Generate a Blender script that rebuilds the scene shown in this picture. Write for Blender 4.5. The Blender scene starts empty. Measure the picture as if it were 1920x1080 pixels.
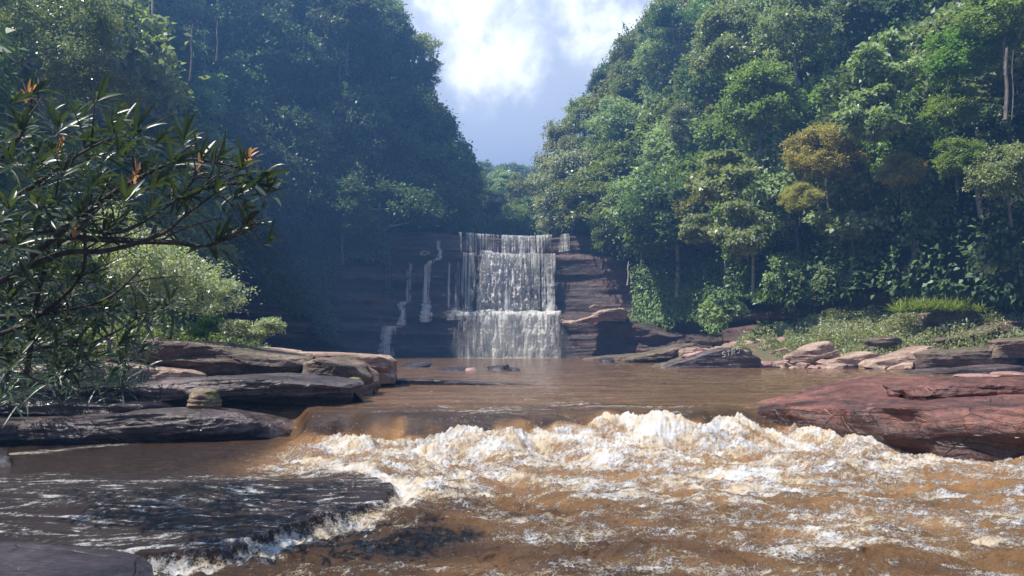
import bpy, math, random
import numpy as np
from mathutils import Vector, Matrix
from mathutils.bvhtree import BVHTree

sc = bpy.context.scene
COL = sc.collection
R = math.radians
rng = np.random.default_rng(7)
random.seed(7)

# ------------------------------------------------------------ camera
PITCH = R(4.49); CAMZ = 1.2; F = 1400.0
cd = bpy.data.cameras.new('camera'); cam = bpy.data.objects.new('camera', cd); COL.objects.link(cam)
cd.sensor_width = 36; cd.lens = F/1920*36; cd.clip_end = 5000; cd.clip_start = .05
cam.location = (0, 0, CAMZ); cam.rotation_euler = (R(90)+PITCH, 0, 0)
sc.camera = cam

# ------------------------------------------------------------ light
SUN_AZ, SUN_EL = R(-112), R(60)          # azimuth from +Y, negative = to the left
EXPOSURE = 0.95
sd = Vector((math.sin(SUN_AZ)*math.cos(SUN_EL), math.cos(SUN_AZ)*math.cos(SUN_EL), math.sin(SUN_EL)))
sl = bpy.data.lights.new('sun', 'SUN'); sl.energy = 5.0; sl.angle = R(.5); sl.color = (1, .95, .86)
so = bpy.data.objects.new('sun', sl); COL.objects.link(so)
so.rotation_euler = (-sd).to_track_quat('-Z', 'Y').to_euler()

def lin(r, g, b):
    f = lambda c: (c/255/12.92) if c/255 <= .04045 else ((c/255+.055)/1.055)**2.4
    return (f(r), f(g), f(b), 1)

class NT:
    """small node helper"""
    def __init__(s, tree): s.t = tree; s.n = tree.nodes; s.l = tree.links; s.n.clear()
    def add(s, typ, ins=None, **kw):
        n = s.n.new(typ)
        for k, v in kw.items(): setattr(n, k, v)
        for k, v in (ins or {}).items():
            sock = n.inputs[k]
            if isinstance(v, bpy.types.NodeSocket): s.l.new(v, sock)
            elif isinstance(v, bpy.types.Node): s.l.new(v.outputs[0], sock)
            else: sock.default_value = v
        return n
    def math(s, op, a, b=0.0, clamp=False):
        return s.add('ShaderNodeMath', {0: a, 1: b}, operation=op, use_clamp=clamp).outputs[0]
    def mix(s, f, a, b, blend='MIX'):
        n = s.add('ShaderNodeMix', None, data_type='RGBA', blend_type=blend)
        for i, v in ((0, f), (6, a), (7, b)):
            if isinstance(v, bpy.types.NodeSocket): s.l.new(v, n.inputs[i])
            else: n.inputs[i].default_value = v
        return n.outputs[2]
    def ramp(s, f, stops, interp='LINEAR'):
        n = s.add('ShaderNodeValToRGB', {0: f}); cr = n.color_ramp; cr.interpolation = interp
        while len(cr.elements) < len(stops): cr.elements.new(.5)
        for e, (p, c) in zip(cr.elements, stops):
            e.position = p; e.color = c if len(c) == 4 else (*c, 1)
        return n.outputs[0]
    def sstep(s, x, a, b):
        n = s.add('ShaderNodeMapRange', {0: x, 1: a, 2: b, 3: 0.0, 4: 1.0}, interpolation_type='SMOOTHSTEP')
        return n.outputs[0]
    def noise(s, vec, scale, detail=4, rough=.55, dist=0.0, col=False):
        n = s.add('ShaderNodeTexNoise', {'Vector': vec, 'Scale': scale, 'Detail': detail, 'Roughness': rough, 'Distortion': dist})
        return n.outputs[1 if col else 0]
    def mapping(s, vec, scale=(1, 1, 1), loc=(0, 0, 0), rot=(0, 0, 0)):
        return s.add('ShaderNodeMapping', {'Vector': vec, 'Scale': scale, 'Location': loc, 'Rotation': rot}).outputs[0]

# world: Nishita sky behind broken cloud
w = bpy.data.worlds.new('World'); sc.world = w; w.use_nodes = True
t = NT(w.node_tree)
tc = t.add('ShaderNodeTexCoord').outputs[0]
sky = t.add('ShaderNodeTexSky', sky_type='NISHITA', sun_disc=False, sun_elevation=SUN_EL, sun_rotation=SUN_AZ)
wx = t.add('ShaderNodeVectorMath', {0: tc, 1: (1.0, .35, 1.0)}, operation='MULTIPLY').outputs[0]
n1 = t.noise(wx, 8.0, 8, .6, .4)
n2 = t.noise(wx, 21.0, 7, .62, .25)
n3 = t.noise(t.mapping(wx, loc=(3, 1, 2)), 2.2, 5, .5)
def wdir(px, py):
    v = Vector(((px-960)/F, 1, (540-py)/F)); v.rotate(Matrix.Rotation(PITCH, 3, 'X')); return v.normalized()
def lobe(px, py, deg0, deg1):
    d = t.add('ShaderNodeVectorMath', {0: tc, 1: tuple(wdir(px, py))}, operation='DOT_PRODUCT').outputs[1]
    return t.sstep(d, math.cos(R(deg0)), math.cos(R(deg1)))
# breaks in the cloud where the sun shines through
br = t.math('MAXIMUM', lobe(935, 115, 6.0, 0), t.math('MULTIPLY', lobe(890, 5, 7.0, 0), 1.0))
br = t.math('MAXIMUM', br, t.math('MULTIPLY', lobe(1110, 35, 6.0, 0), .75))
br = t.math('MAXIMUM', br, t.math('MULTIPLY', lobe(1195, 65, 5.0, 0), .7))
br = t.math('MAXIMUM', br, t.math('MULTIPLY', lobe(915, -190, 8, 1.0), .8))
brn = t.math('ADD', br, t.math('ADD', t.math('MULTIPLY', t.math('SUBTRACT', n1, .5), 1.3), t.math('MULTIPLY', t.math('SUBTRACT', n2, .5), 1.3)))
bright = t.math('POWER', t.sstep(brn, .30, 1.30), 1.3)
glow = lobe(940, 90, 15, 0)
base = t.ramp(t.math('ADD', n3, t.math('MULTIPLY', t.math('SUBTRACT', n2, .5), .25)), [(.3, lin(118, 132, 160)), (.5, lin(142, 156, 184)), (.7, lin(178, 188, 206))])
cl = t.mix(t.math('MULTIPLY', glow, .85), base, lin(214, 222, 236))
cl = t.mix(bright, cl, (1.6, 1.62, 1.66, 1))
clb = t.add('ShaderNodeBackground', {'Color': cl, 'Strength': .78})
nsb = t.add('ShaderNodeBackground', {'Color': sky, 'Strength': .09})
cover = t.ramp(n1, [(.25, (.94,)*3), (.5, (1, 1, 1))])
ms = t.add('ShaderNodeMixShader', {0: cover, 1: nsb, 2: clb})
t.add('ShaderNodeOutputWorld', {0: ms})
w.cycles.sampling_method = 'MANUAL'; w.cycles.sample_map_resolution = 512

sc.view_settings.view_transform = 'Standard'; sc.view_settings.look = 'None'
sc.view_settings.exposure = EXPOSURE; sc.view_settings.gamma = 1; sc.view_settings.use_curve_mapping = False
cy = sc.cycles
cy.max_bounces = 6; cy.diffuse_bounces = 3; cy.glossy_bounces = 3; cy.transmission_bounces = 3
cy.transparent_max_bounces = 12; cy.volume_bounces = 0; cy.sample_clamp_indirect = 4; cy.sample_clamp_direct = 0
cy.caustics_reflective = False; cy.caustics_refractive = False
cy.use_denoising = True; cy.denoiser = 'OPENIMAGEDENOISE'

# ------------------------------------------------------------ geometry helpers
def W(px, py, Y):
    """point of the photograph's pixel at world distance Y"""
    d = wdir(px, py); k = Y/d.y
    return Vector((d.x*k, Y, CAMZ+d.z*k))
def G(px, py, z):
    d = wdir(px, py); k = (z-CAMZ)/d.z
    return Vector((d.x*k, d.y*k, z))
def proj(p):
    v = Vector(p)-Vector((0, 0, CAMZ)); v.rotate(Matrix.Rotation(-PITCH, 3, 'X'))
    return 960+F*v.x/v.y, 540-F*v.z/v.y

def _h(ix, iy, iz, seed):
    n = (ix.astype(np.int64)*374761393+iy.astype(np.int64)*668265263+iz.astype(np.int64)*2147483647+seed*1274126177) & 0xffffffff
    n = ((n ^ (n >> 13))*1274126177) & 0xffffffff
    n = ((n ^ (n >> 16))*2246822519) & 0xffffffff
    return ((n ^ (n >> 15)) & 0xffffff)/float(0xffffff)
def vnoise(x, y, z=0., seed=0):
    x = np.asarray(x, float); y = np.asarray(y, float)+0*x; z = np.asarray(z, float)+0*x; x = x+0*y
    ix, iy, iz = np.floor(x), np.floor(y), np.floor(z)
    fx, fy, fz = x-ix, y-iy, z-iz
    u, v, q = [a*a*a*(a*(a*6-15)+10) for a in (fx, fy, fz)]
    r = 0
    for a in (0, 1):
        for b in (0, 1):
            for c in (0, 1):
                r = r+_h(ix+a, iy+b, iz+c, seed)*(u if a else 1-u)*(v if b else 1-v)*(q if c else 1-q)
    return r*2-1
def fbm(x, y, z=0., o=4, seed=0, g=.5, l=2.03):
    r = 0; a = 1; s = 0
    for i in range(o):
        r = r+a*vnoise(np.asarray(x)*l**i+i*17.3, np.asarray(y)*l**i-i*9.1, np.asarray(z)*l**i, seed+i); s += a; a *= g
    return r/s
def ridge(x, y, z=0., o=4, seed=0, g=.55, l=2.1):
    r = 0; a = 1; s = 0
    for i in range(o):
        r = r+a*(1-2*np.abs(vnoise(np.asarray(x)*l**i+i*7.7, np.asarray(y)*l**i, np.asarray(z)*l**i, seed+i))); s += a; a *= g
    return r/s
def ss(x, a, b):
    t_ = np.clip((x-a)/(b-a), 0, 1); return t_*t_*(3-2*t_)

def mesh(name, V, Fc, mats=None, smooth=True):
    """V (n,3) array, Fc (m,k) int array"""
    V = np.asarray(V, np.float32); Fc = np.asarray(Fc, np.int32)
    me = bpy.data.meshes.new(name)
    me.vertices.add(len(V)); me.vertices.foreach_set('co', V.ravel())
    k = Fc.shape[1]
    me.loops.add(Fc.size); me.loops.foreach_set('vertex_index', Fc.ravel())
    me.polygons.add(len(Fc)); me.polygons.foreach_set('loop_start', np.arange(0, Fc.size, k, dtype=np.int32))
    if smooth: me.polygons.foreach_set('use_smooth', np.ones(len(Fc), bool))
    me.update(calc_edges=True)
    if mats: me.materials.append(mats)
    return me
def attr(me, name, vals):
    a = me.attributes.new(name, 'FLOAT', 'POINT'); a.data.foreach_set('value', np.asarray(vals, np.float32).ravel())
def grid_faces(nu, nv):
    i = np.arange(nu*nv).reshape(nu, nv)
    return np.stack([i[:-1, :-1], i[1:, :-1], i[1:, 1:], i[:-1, 1:]], -1).reshape(-1, 4)
def link(name, me, parent=None, mat=None):
    o = bpy.data.objects.new(name, me); COL.objects.link(o)
    if parent: o.parent = parent
    if mat: o.material_slots[0].link = 'OBJECT'; o.material_slots[0].material = mat
    return o
def tag(o, label, cat, group=None):
    o['label'] = label; o['category'] = cat
    if group: o['group'] = group
    return o
def struct(o): o['kind'] = 'structure'; return o
def empty(name, loc=(0, 0, 0), rz=0, s=1):
    o = bpy.data.objects.new(name, None); COL.objects.link(o); o.location = loc; o.rotation_euler = (0, 0, rz)
    o.scale = (s, s, s) if not hasattr(s, '__len__') else s
    o.empty_display_size = .3; return o

def unit(a): return a/np.maximum(np.linalg.norm(a, axis=-1, keepdims=True), 1e-9)
def leaf_arrays(P, D, N, L, Wd, fold=.25):
    """rhombic leaves: one folded quad each"""
    D = unit(D); N = unit(N-(N*D).sum(-1, keepdims=True)*D); S = np.cross(D, N)
    L = np.broadcast_to(np.asarray(L), (len(P),))[:, None]; Wd = np.broadcast_to(np.asarray(Wd), (len(P),))[:, None]
    a = P; c = P+D*L-N*L*.12; m = P+D*L*.45
    b = m+S*Wd*.5+N*Wd*fold; d = m-S*Wd*.5+N*Wd*fold
    V = np.stack([a, b, c, d], 1).reshape(-1, 3)
    Fc = np.arange(len(V)).reshape(-1, 4)
    return V, Fc
def join(parts):
    Vs, Fs, o = [], [], 0
    for V, Fc in parts:
        Vs.append(V); Fs.append(Fc+o); o += len(V)
    return np.concatenate(Vs), np.concatenate(Fs)
def tube(pts, rad, n=7):
    pts = np.asarray([tuple(p) for p in pts], float); rad = np.broadcast_to(np.asarray(rad, float), (len(pts),))
    T = unit(np.gradient(pts, axis=0)); up = np.array([.13, .97, .2]) if abs(T[:, 1]).mean() < .8 else np.array([.1, .1, 1.])
    A = unit(np.cross(T, up)); B = np.cross(T, A)
    th = np.linspace(0, 2*np.pi, n, endpoint=False)
    V = pts[:, None]+rad[:, None, None]*(A[:, None]*np.cos(th)[None, :, None]+B[:, None]*np.sin(th)[None, :, None])
    i = np.arange(len(pts)*n).reshape(len(pts), n); j = np.roll(i, -1, 1)
    Fc = np.stack([i[:-1], j[:-1], j[1:], i[1:]], -1).reshape(-1, 4)
    return V.reshape(-1, 3), Fc
def curve(ps, n=10):
    """Catmull-Rom through ps"""
    ps = [np.array(p, float) for p in ps]; ps = [2*ps[0]-ps[1]]+ps+[2*ps[-1]-ps[-2]]; out = []
    for i in range(1, len(ps)-2):
        a, b, c, d = ps[i-1:i+3]
        for k in range(n):
            u = k/n; out.append(.5*((2*b)+(c-a)*u+(2*a-5*b+4*c-d)*u*u+(-a+3*b-3*c+d)*u**3))
    out.append(ps[-2]); return np.array(out)

# ------------------------------------------------------------ materials
def newmat(name):
    m = bpy.data.materials.new(name); m.use_nodes = True; return m, NT(m.node_tree)
def out(t, sh, disp=None):
    o = t.add('ShaderNodeOutputMaterial', {'Surface': sh}); return o
def leafmat(name, c1, c2, rough=.42, trans=.35, vary=.5, young=None, spec=.5):
    m, t = newmat(name)
    oi = t.add('ShaderNodeObjectInfo')
    geo = t.add('ShaderNodeNewGeometry')
    f = t.math('ADD', t.math('MULTIPLY', geo.outputs['Random Per Island'], .75), t.math('MULTIPLY', t.noise(geo.outputs['Position'], .55, 2), .5))
    col = t.mix(f, c1, c2)
    hs = t.add('ShaderNodeHueSaturation', {'Hue': t.math('ADD', .482, t.math('MULTIPLY', t.math('SUBTRACT', oi.outputs['Random'], .5), .06)),
                'Saturation': .82, 'Value': t.math('ADD', 1-vary/2, t.math('MULTIPLY', oi.outputs['Random'], vary)), 'Color': col}).outputs[0]
    if young:
        y = t.sstep(t.noise(geo.outputs['Position'], .9, 3), young[1], young[1]+.1)
        hs = t.mix(y, hs, young[0])
    p = t.add('ShaderNodeBsdfPrincipled', {'Base Color': hs, 'Roughness': rough, 'Specular IOR Level': spec})
    tr = t.add('ShaderNodeBsdfTranslucent', {'Color': t.mix(1.0, hs, (1.5, 1.6, .55, 1), 'MULTIPLY')})
    ms = t.add('ShaderNodeMixShader', {0: trans, 1: p, 2: tr}); out(t, ms); return m
M = {}
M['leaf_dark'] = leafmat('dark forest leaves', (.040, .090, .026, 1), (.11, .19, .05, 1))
M['leaf_mid'] = leafmat('mid green leaves', (.08, .165, .035, 1), (.23, .34, .07, 1))
M['leaf_grey'] = leafmat('grey green leaves', (.12, .20, .08, 1), (.32, .40, .20, 1), rough=.36)
M['leaf_pale'] = leafmat('pale broad leaves', (.14, .23, .09, 1), (.32, .42, .22, 1), rough=.33, vary=.3)
M['leaf_olive'] = leafmat('olive leaves', (.14, .20, .035, 1), (.28, .32, .07, 1))
M['leaf_lime'] = leafmat('lime green leaves', (.09, .20, .015, 1), (.17, .32, .03, 1), trans=.45, vary=.2)
M['leaf_gold'] = leafmat('yellow brown fine leaves', (.26, .25, .04, 1), (.44, .42, .08, 1), young=((.26, .16, .07, 1), .60), vary=.1)
M['leaf_shrub'] = leafmat('glossy dark shrub leaves', (.020, .052, .026, 1), (.05, .095, .035, 1), rough=.34, trans=.3, vary=.2, spec=.55)
M['leaf_blue'] = leafmat('small glossy leaves', (.09, .13, .045, 1), (.22, .25, .12, 1), rough=.28, vary=.2, spec=.7)
M['leaf_young'] = leafmat('orange young leaves', (.40, .19, .08, 1), (.52, .30, .14, 1), trans=.4, vary=.1)
M['leaf_fresh'] = leafmat('fresh shrub leaves', (.20, .25, .15, 1), (.42, .48, .34, 1), rough=.35, vary=.2)
M['grass'] = leafmat('fresh grass', (.10, .22, .02, 1), (.20, .34, .04, 1), trans=.4, vary=.1)
M['scrub'] = leafmat('dry scrub leaves', (.17, .21, .07, 1), (.36, .37, .17, 1), young=((.26, .18, .10, 1), .58), vary=.15)

def barkmat(name, c1, c2):
    m, t = newmat(name); g = t.add('ShaderNodeNewGeometry').outputs['Position']
    n = t.noise(t.mapping(g, (3, 3, .7)), 3, 5)
    out(t, t.add('ShaderNodeBsdfPrincipled', {'Base Color': t.ramp(n, [(.35, c1), (.65, c2)]), 'Roughness': .85,
        'Normal': t.add('ShaderNodeBump', {'Height': n, 'Strength': .5, 'Distance': .05})})); return m
M['bark'] = barkmat('grey bark', (.06, .05, .04), (.20, .17, .14))
M['bark_pale'] = barkmat('pale bark', (.30, .25, .20), (.55, .47, .40))
M['bark_dark'] = barkmat('dark twig bark', (.025, .018, .014), (.08, .06, .05))

def rockmat(name, dark, mid, light, wet=0., moss=None, mosslim=.6, scale=1., rough=.75, strata=5., pale=None, wetline=None):
    m, t = newmat(name)
    geo = t.add('ShaderNodeNewGeometry'); g = geo.outputs['Position']
    big = t.noise(g, .9*scale, 5, .6)
    warp = t.add('ShaderNodeVectorMath', {0: g, 1: t.add('ShaderNodeVectorMath', {0: t.noise(g, 1.1*scale, 3, col=True), 1: (.25, .25, .25)}, operation='MULTIPLY').outputs[0]}, operation='ADD').outputs[0]
    lay = t.noise(t.mapping(warp, (.25, .25, strata)), 1.6*scale, 5, .65)
    fine = t.noise(g, 9*scale, 6, .68)
    grain = t.noise(g, 60*scale, 3, .6)
    f = t.math('ADD', t.math('MULTIPLY', big, .35), t.math('ADD', t.math('MULTIPLY', lay, .4), t.math('MULTIPLY', fine, .25)))
    col = t.ramp(f, [(.41, dark), (.5, mid), (.60, light)])
    if pale:
        pm = t.math('MULTIPLY', t.sstep(t.noise(t.mapping(g, loc=(5, 2, 9)), 2.3*scale, 6, .7), .53, .66), t.sstep(fine, .4, .6))
        col = t.mix(t.math('MULTIPLY', pm, .75), col, pale)
    up = t.add('ShaderNodeSeparateXYZ', {0: geo.outputs['Normal']}).outputs[2]
    if moss:
        mm = t.math('MULTIPLY', t.sstep(t.math('ADD', t.noise(g, 2.2*scale, 6, .7), t.math('MULTIPLY', up, .12)), mosslim, mosslim+.12), .85)
        col = t.mix(mm, col, moss)
    col = t.mix(t.math('MULTIPLY', t.sstep(grain, .55, .75), .35), col, t.mix(.5, col, (.02, .015, .015, 1)))
    # cracks
    vo = t.add('ShaderNodeTexVoronoi', {'Vector': t.mapping(warp, (1, 1, 2.6)), 'Scale': 1.3*scale}, feature='DISTANCE_TO_EDGE').outputs[0]
    cr = t.sstep(vo, 0., .025)
    h = t.math('ADD', t.math('MULTIPLY', fine, .6), t.math('ADD', t.math('MULTIPLY', lay, .7), t.math('MULTIPLY', grain, .12)))
    h = t.math('ADD', h, t.math('MULTIPLY', cr, .25))
    b = t.add('ShaderNodeBump', {'Height': h, 'Strength': .8, 'Distance': .09/scale})
    wl = None
    if wetline is not None:
        zz_ = t.add('ShaderNodeSeparateXYZ', {0: g}).outputs[2]
        wl = t.math('SUBTRACT', 1.0, t.sstep(t.math('ADD', zz_, t.math('MULTIPLY', t.math('SUBTRACT', big, .5), .9)), wetline-.07, wetline+.10))
        col = t.mix(t.math('MULTIPLY', wl, .8), col, t.mix(1.0, col, (.22, .2, .2, 1), 'MULTIPLY')); rough = t.math('SUBTRACT', rough, t.math('MULTIPLY', wl, .25))
    r = t.math('SUBTRACT', rough, t.math('MULTIPLY', t.noise(g, 3*scale, 3), wet*.9)) if wet else rough
    out(t, t.add('ShaderNodeBsdfPrincipled', {'Base Color': col, 'Roughness': r, 'Specular IOR Level': .5+.3*wet, 'Normal': b})); return m
M['rock_red'] = rockmat('red sandstone', (.030, .014, .013), (.13, .050, .038), (.30, .12, .085), wet=.25, rough=.62, pale=(.26, .15, .12, 1), wetline=-.02)
M['rock_brown'] = rockmat('brown sandstone', (.05, .035, .027), (.14, .095, .07), (.27, .19, .14), moss=(.07, .08, .03, 1), mosslim=.60)
M['rock_purple'] = rockmat('purple wet sandstone', (.025, .018, .017), (.072, .050, .047), (.21, .155, .145), wet=.5, rough=.6, wetline=-.28)
M['rock_wet'] = rockmat('black wet stone', (.016, .012, .012), (.04, .03, .03), (.09, .07, .072), wet=.75, rough=.5)
M['rock_film'] = rockmat('dark purple rock under a film of water', (.022, .018, .022), (.05, .040, .048), (.10, .082, .095), wet=.9, rough=.42)
M['rock_beige'] = rockmat('beige bank sandstone', (.16, .095, .07), (.33, .22, .165), (.50, .36, .28), scale=.8, moss=(.09, .10, .04, 1), mosslim=.68, pale=(.5, .4, .33, 1))
M['rock_pink'] = rockmat('pink bank sandstone', (.18, .09, .08), (.36, .20, .17), (.52, .33, .29), scale=.8)
M['rock_moss'] = rockmat('mossy boulder stone', (.09, .065, .04), (.20, .14, .09), (.34, .25, .18), moss=(.13, .14, .03, 1), mosslim=.52)
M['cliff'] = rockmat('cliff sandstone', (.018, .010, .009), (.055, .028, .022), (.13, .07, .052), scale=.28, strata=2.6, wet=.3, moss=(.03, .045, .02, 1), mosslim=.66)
M['earth'] = rockmat('bank earth', (.07, .045, .03), (.16, .11, .075), (.26, .19, .13), scale=1.2, strata=2, moss=(.08, .09, .03, 1), mosslim=.55)
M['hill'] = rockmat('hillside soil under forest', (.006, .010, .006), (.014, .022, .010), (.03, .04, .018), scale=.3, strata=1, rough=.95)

# ------------------------------------------------------------ haze, terrain
POOL = [(-40, -8), (-9.6, -8), (-10.8, 4), (-10.8, 10), (-10.6, 13.2), (-10, 16.4), (-6.2, 19), (-5.2, 22), (-7, 30), (-10.5, 42), (-17, 58), (-21, 72), (-20, 84), (10, 86), (14.3, 76),
        (14.6, 62), (9.6, 50), (8.8, 46), (12.5, 43.6), (18.5, 42.3), (22.5, 40.0), (26.5, 37), (32, 32), (42, 25), (52, 12), (60, -8)]
def polydist(x, y, poly):
    p = np.array(poly, float); best = np.full(x.shape, 1e9); inside = np.zeros(x.shape, bool)
    for a, b in zip(p, np.roll(p, -1, 0)):
        ab = b-a; tt = np.clip(((x-a[0])*ab[0]+(y-a[1])*ab[1])/(ab@ab), 0, 1)
        best = np.minimum(best, np.hypot(x-a[0]-tt*ab[0], y-a[1]-tt*ab[1]))
        c = ((a[1] > y) != (b[1] > y)) & (x < (b[0]-a[0])*(y-a[1])/(b[1]-a[1]+1e-12)+a[0])
        inside ^= c
    return np.where(inside, -best, best)
def ground_z(x, y):
    d = polydist(x, y, POOL)+.7*fbm(x*.35, y*.35, 0, 3, 5)
    sl = np.where(x > 0, .42-.10*ss(-x, -26, -14), .34)
    top = np.where(x > 0, 2.0+2.2*ss(x, 15, 24), 2.8)
    z = np.where(d > 0, top*(1-np.exp(-np.maximum(d, 0)*sl/top)), np.maximum(d*.5, -1.7))
    z = z-np.where((d > 0) & (y < 14) & (x < 0), .25, 0)
    return z+np.where(d > 0, .22*fbm(x*.9, y*.9, 0, 4, 8)*ss(d, 0, 1.5), 0)
gx = np.linspace(-60, 60, 420); gy = np.linspace(-10, 100, 400)
X, Y = np.meshgrid(gx, gy, indexing='ij'); Z = ground_z(X, Y)
Z = np.where(Y > 84, -1.5, Z)
# outer skirt joined to the same sheet reaching the horizon
gx2 = np.concatenate([[-320, -220, -120], gx, [120, 220, 320]]); gy2 = np.concatenate([[-120, -60], gy, [140, 220, 320]])
X2, Y2 = np.meshgrid(gx2, gy2, indexing='ij'); Z2 = np.full(X2.shape, -1.8); Z2[3:-3, 2:-3] = Z
gm = mesh('ground', np.stack([X2, Y2, Z2], -1).reshape(-1, 3), grid_faces(*X2.shape), M['earth'])
ground = struct(link('ground', gm))

CP = np.array([(-42, 34, 4), (-34, 50, 5), (-27, 62, 6), (-24, 71, 9.5), (-18, 78, 13.2), (-11, 81, 14.3), (-4, 82.6, 13.9), (2, 83.2, 13.7), (6.5, 82.2, 13.9), (9.5, 80, 12.9),
               (13, 76, 11.2), (16.5, 69, 8.0), (21, 57, 6.6), (27, 48, 6.8), (36, 38, 7.5), (50, 28, 8)], float)
cpc = curve(CP, 30)
arc = np.concatenate([[0], np.cumsum(np.linalg.norm(np.diff(cpc[:, :2], axis=0), axis=1))]); L_ = arc[-1]
def cp(s): return np.stack([np.interp(s, arc, cpc[:, k]) for k in range(3)], -1)
ct = unit(np.gradient(cpc[:, :2], axis=0)); cn = np.stack([-ct[:, 1], ct[:, 0]], -1)
def cnorm(s): return unit(np.stack([np.interp(s, arc, cn[:, k]) for k in range(2)], -1))
def s_of_x(x):
    m = cpc[:, 1] > 60; return np.interp(x, cpc[m, 0], arc[m])
TERR = ([0, .02, .315, .335, .36, .60, .80, .83, .85, .985, 1.0], [0, .1, .05, .25, 1.5, 2.0, 1.6, 1.7, 2.9, 2.7, 3.2])
def terr(v): return np.interp(v, *TERR)
ns, nv = 640, 230
s = np.linspace(0, L_, ns); v = np.linspace(-.08, 1, nv)
S, Vv = np.meshgrid(s, v, indexing='ij')
C = cp(S); Nn = cnorm(S); zz = Vv*C[..., 2]
# ledges wander away from the fall
away = ss(np.abs(C[..., 0]-1), 7, 13)
vw = np.clip(Vv+away*.10*fbm(S*.12, 0*S, 0, 3, 3), 0, 1)
q = terr(vw)
hz = zz*2.1+.5*fbm(S*.2, zz*.3, 0, 3, 11)
lay = (vnoise(S*.07, hz*.5, 0, 21)*.8+vnoise(S*.16, hz*1.1, 0, 22)*.32+vnoise(S*.5, hz*2.6, 0, 23)*.12)
off = q+lay*(.25+.75*away)+fbm(S*.35, zz*.5, 0, 5, 31)*.55*(.3+.7*away)
# blocky vertical joints
off += .22*np.round(1.6*vnoise(S*.5, zz*.35, 0, 41))*away
XY = C[..., :2]+Nn*off[..., None]
Vc = np.concatenate([XY, zz[..., None]], -1)
# top shelf running back
nb = 14
back = []
for k in range(1, nb+1):
    o2 = off[:, -1]+(k/nb)**1.5*40
    b = np.concatenate([C[:, -1, :2]+Nn[:, -1]*o2[:, None], (C[:, -1, 2]+.1*fbm(s*.5, k*.9+0*s, 0, 3, 51)+.0*k)[:, None]], -1); back.append(b)
Vc = np.concatenate([Vc, np.stack(back, 1)], 1)
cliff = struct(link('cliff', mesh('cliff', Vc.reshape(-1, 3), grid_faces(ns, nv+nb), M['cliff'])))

class Slope:
    def __init__(s, pts, side, seed):
        s.c = curve(pts, 20); s.a = np.concatenate([[0], np.cumsum(np.linalg.norm(np.diff(s.c[:, :2], axis=0), axis=1))]); s.L = s.a[-1]
        tt = unit(np.gradient(s.c[:, :2], axis=0)); s.n = np.stack([-tt[:, 1], tt[:, 0]], -1)*side; s.seed = seed
    def at(s, u, h, extra=0.):
        u = np.asarray(u, float); h = np.asarray(h, float)
        c = np.stack([np.interp(u, s.a, s.c[:, k]) for k in range(3)], -1)
        n = unit(np.stack([np.interp(u, s.a, s.n[:, k]) for k in range(2)], -1))
        h = h*(s.near+(1-s.near)*ss(c[..., 1], 24, 46))
        h = h*(1-s.cut[2]*ss(c[..., 1], s.cut[0], s.cut[1]))
        o = h/s.steep-2.2*fbm(u*.055, h*.06, 0, 4, s.seed)-extra
        return np.concatenate([c[..., :2]+n*o[..., None], (c[..., 2]+h)[..., None]], -1)
    def nrm(s, u): return unit(np.stack([np.interp(u, s.a, s.n[:, k]) for k in range(2)], -1))
SL = Slope([(-13, -6, .8), (-12.5, 6, .8), (-13.5, 16, 1.2), (-16, 28, 1.8), (-22, 42, 3), (-28, 54, 4.5), (-28, 66, 7), (-22, 78, 11.5), (-14, 85, 13.5), (-10.0, 95, 14), (-8, 112, 15), (-2, 135, 16), (12, 165, 18), (40, 200, 22)], 1, 61)
SR = Slope([(44, 14, 4), (36, 28, 4), (31, 38, 4.5), (27, 46, 5.5), (22, 56, 5.5), (19, 66, 7), (15.5, 76, 10.5), (11.5, 83, 12.8), (9.6, 92, 13.6), (9.5, 108, 15), (13, 125, 16.5), (26, 150, 18), (50, 175, 20)], -1, 71)
SL.steep = 2.6; SR.steep = 2.2; SL.near = .2; SR.near = 1; SL.cut = (86, 108, .80); SR.cut = (93, 112, .80)
def slope_mesh(S_, name, hmax):
    u = np.linspace(0, S_.L, 300); h = np.linspace(-.2, hmax, 120)
    U, H = np.meshgrid(u, h, indexing='ij'); P = S_.at(U, H, extra=-1.3)
    n = np.concatenate([S_.nrm(U), np.zeros(U.shape+(1,))], -1)
    P = P+n*(.8*fbm(P[..., 0]*.4, P[..., 1]*.4, P[..., 2]*.4, 4, 5))[..., None]
    me = mesh(name, P.reshape(-1, 3), grid_faces(*U.shape), M['hill']); return struct(link(name, me))
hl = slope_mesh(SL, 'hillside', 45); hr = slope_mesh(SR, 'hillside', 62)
# valley floor beyond the falls and far ridge
def hf(name, x0, x1, y0, y1, n, fn, mat):
    xx, yy = np.meshgrid(np.linspace(x0, x1, n), np.linspace(y0, y1, n), indexing='ij')
    return struct(link(name, mesh(name, np.stack([xx, yy, fn(xx, yy)], -1).reshape(-1, 3), grid_faces(n, n), mat)))
fz = lambda x, y: 14.0+9*ss(y, 112, 135)+13*ss(y, 140, 190)+7*fbm(x*.03, y*.03, 0, 3, 7)*ss(y, 120, 170)
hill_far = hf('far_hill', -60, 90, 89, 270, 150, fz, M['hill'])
bvhs = []
dg = None
def bvh_of(o):
    me = o.data; V = np.zeros(len(me.vertices)*3, np.float32); me.vertices.foreach_get('co', V)
    return BVHTree.FromPolygons([tuple(p) for p in V.reshape(-1, 3)], [tuple(p.vertices) for p in me.polygons])
BV = [bvh_of(o) for o in (ground, cliff, hl, hr, hill_far)]
def drop(p, mx=40):
    """height of the highest solid under p"""
    best = None
    for b in BV:
        h = b.ray_cast(Vector(p), Vector((0, 0, -1)), mx)[0]
        if h is not None and (best is None or h.z > best): best = h.z
    return best

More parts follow.
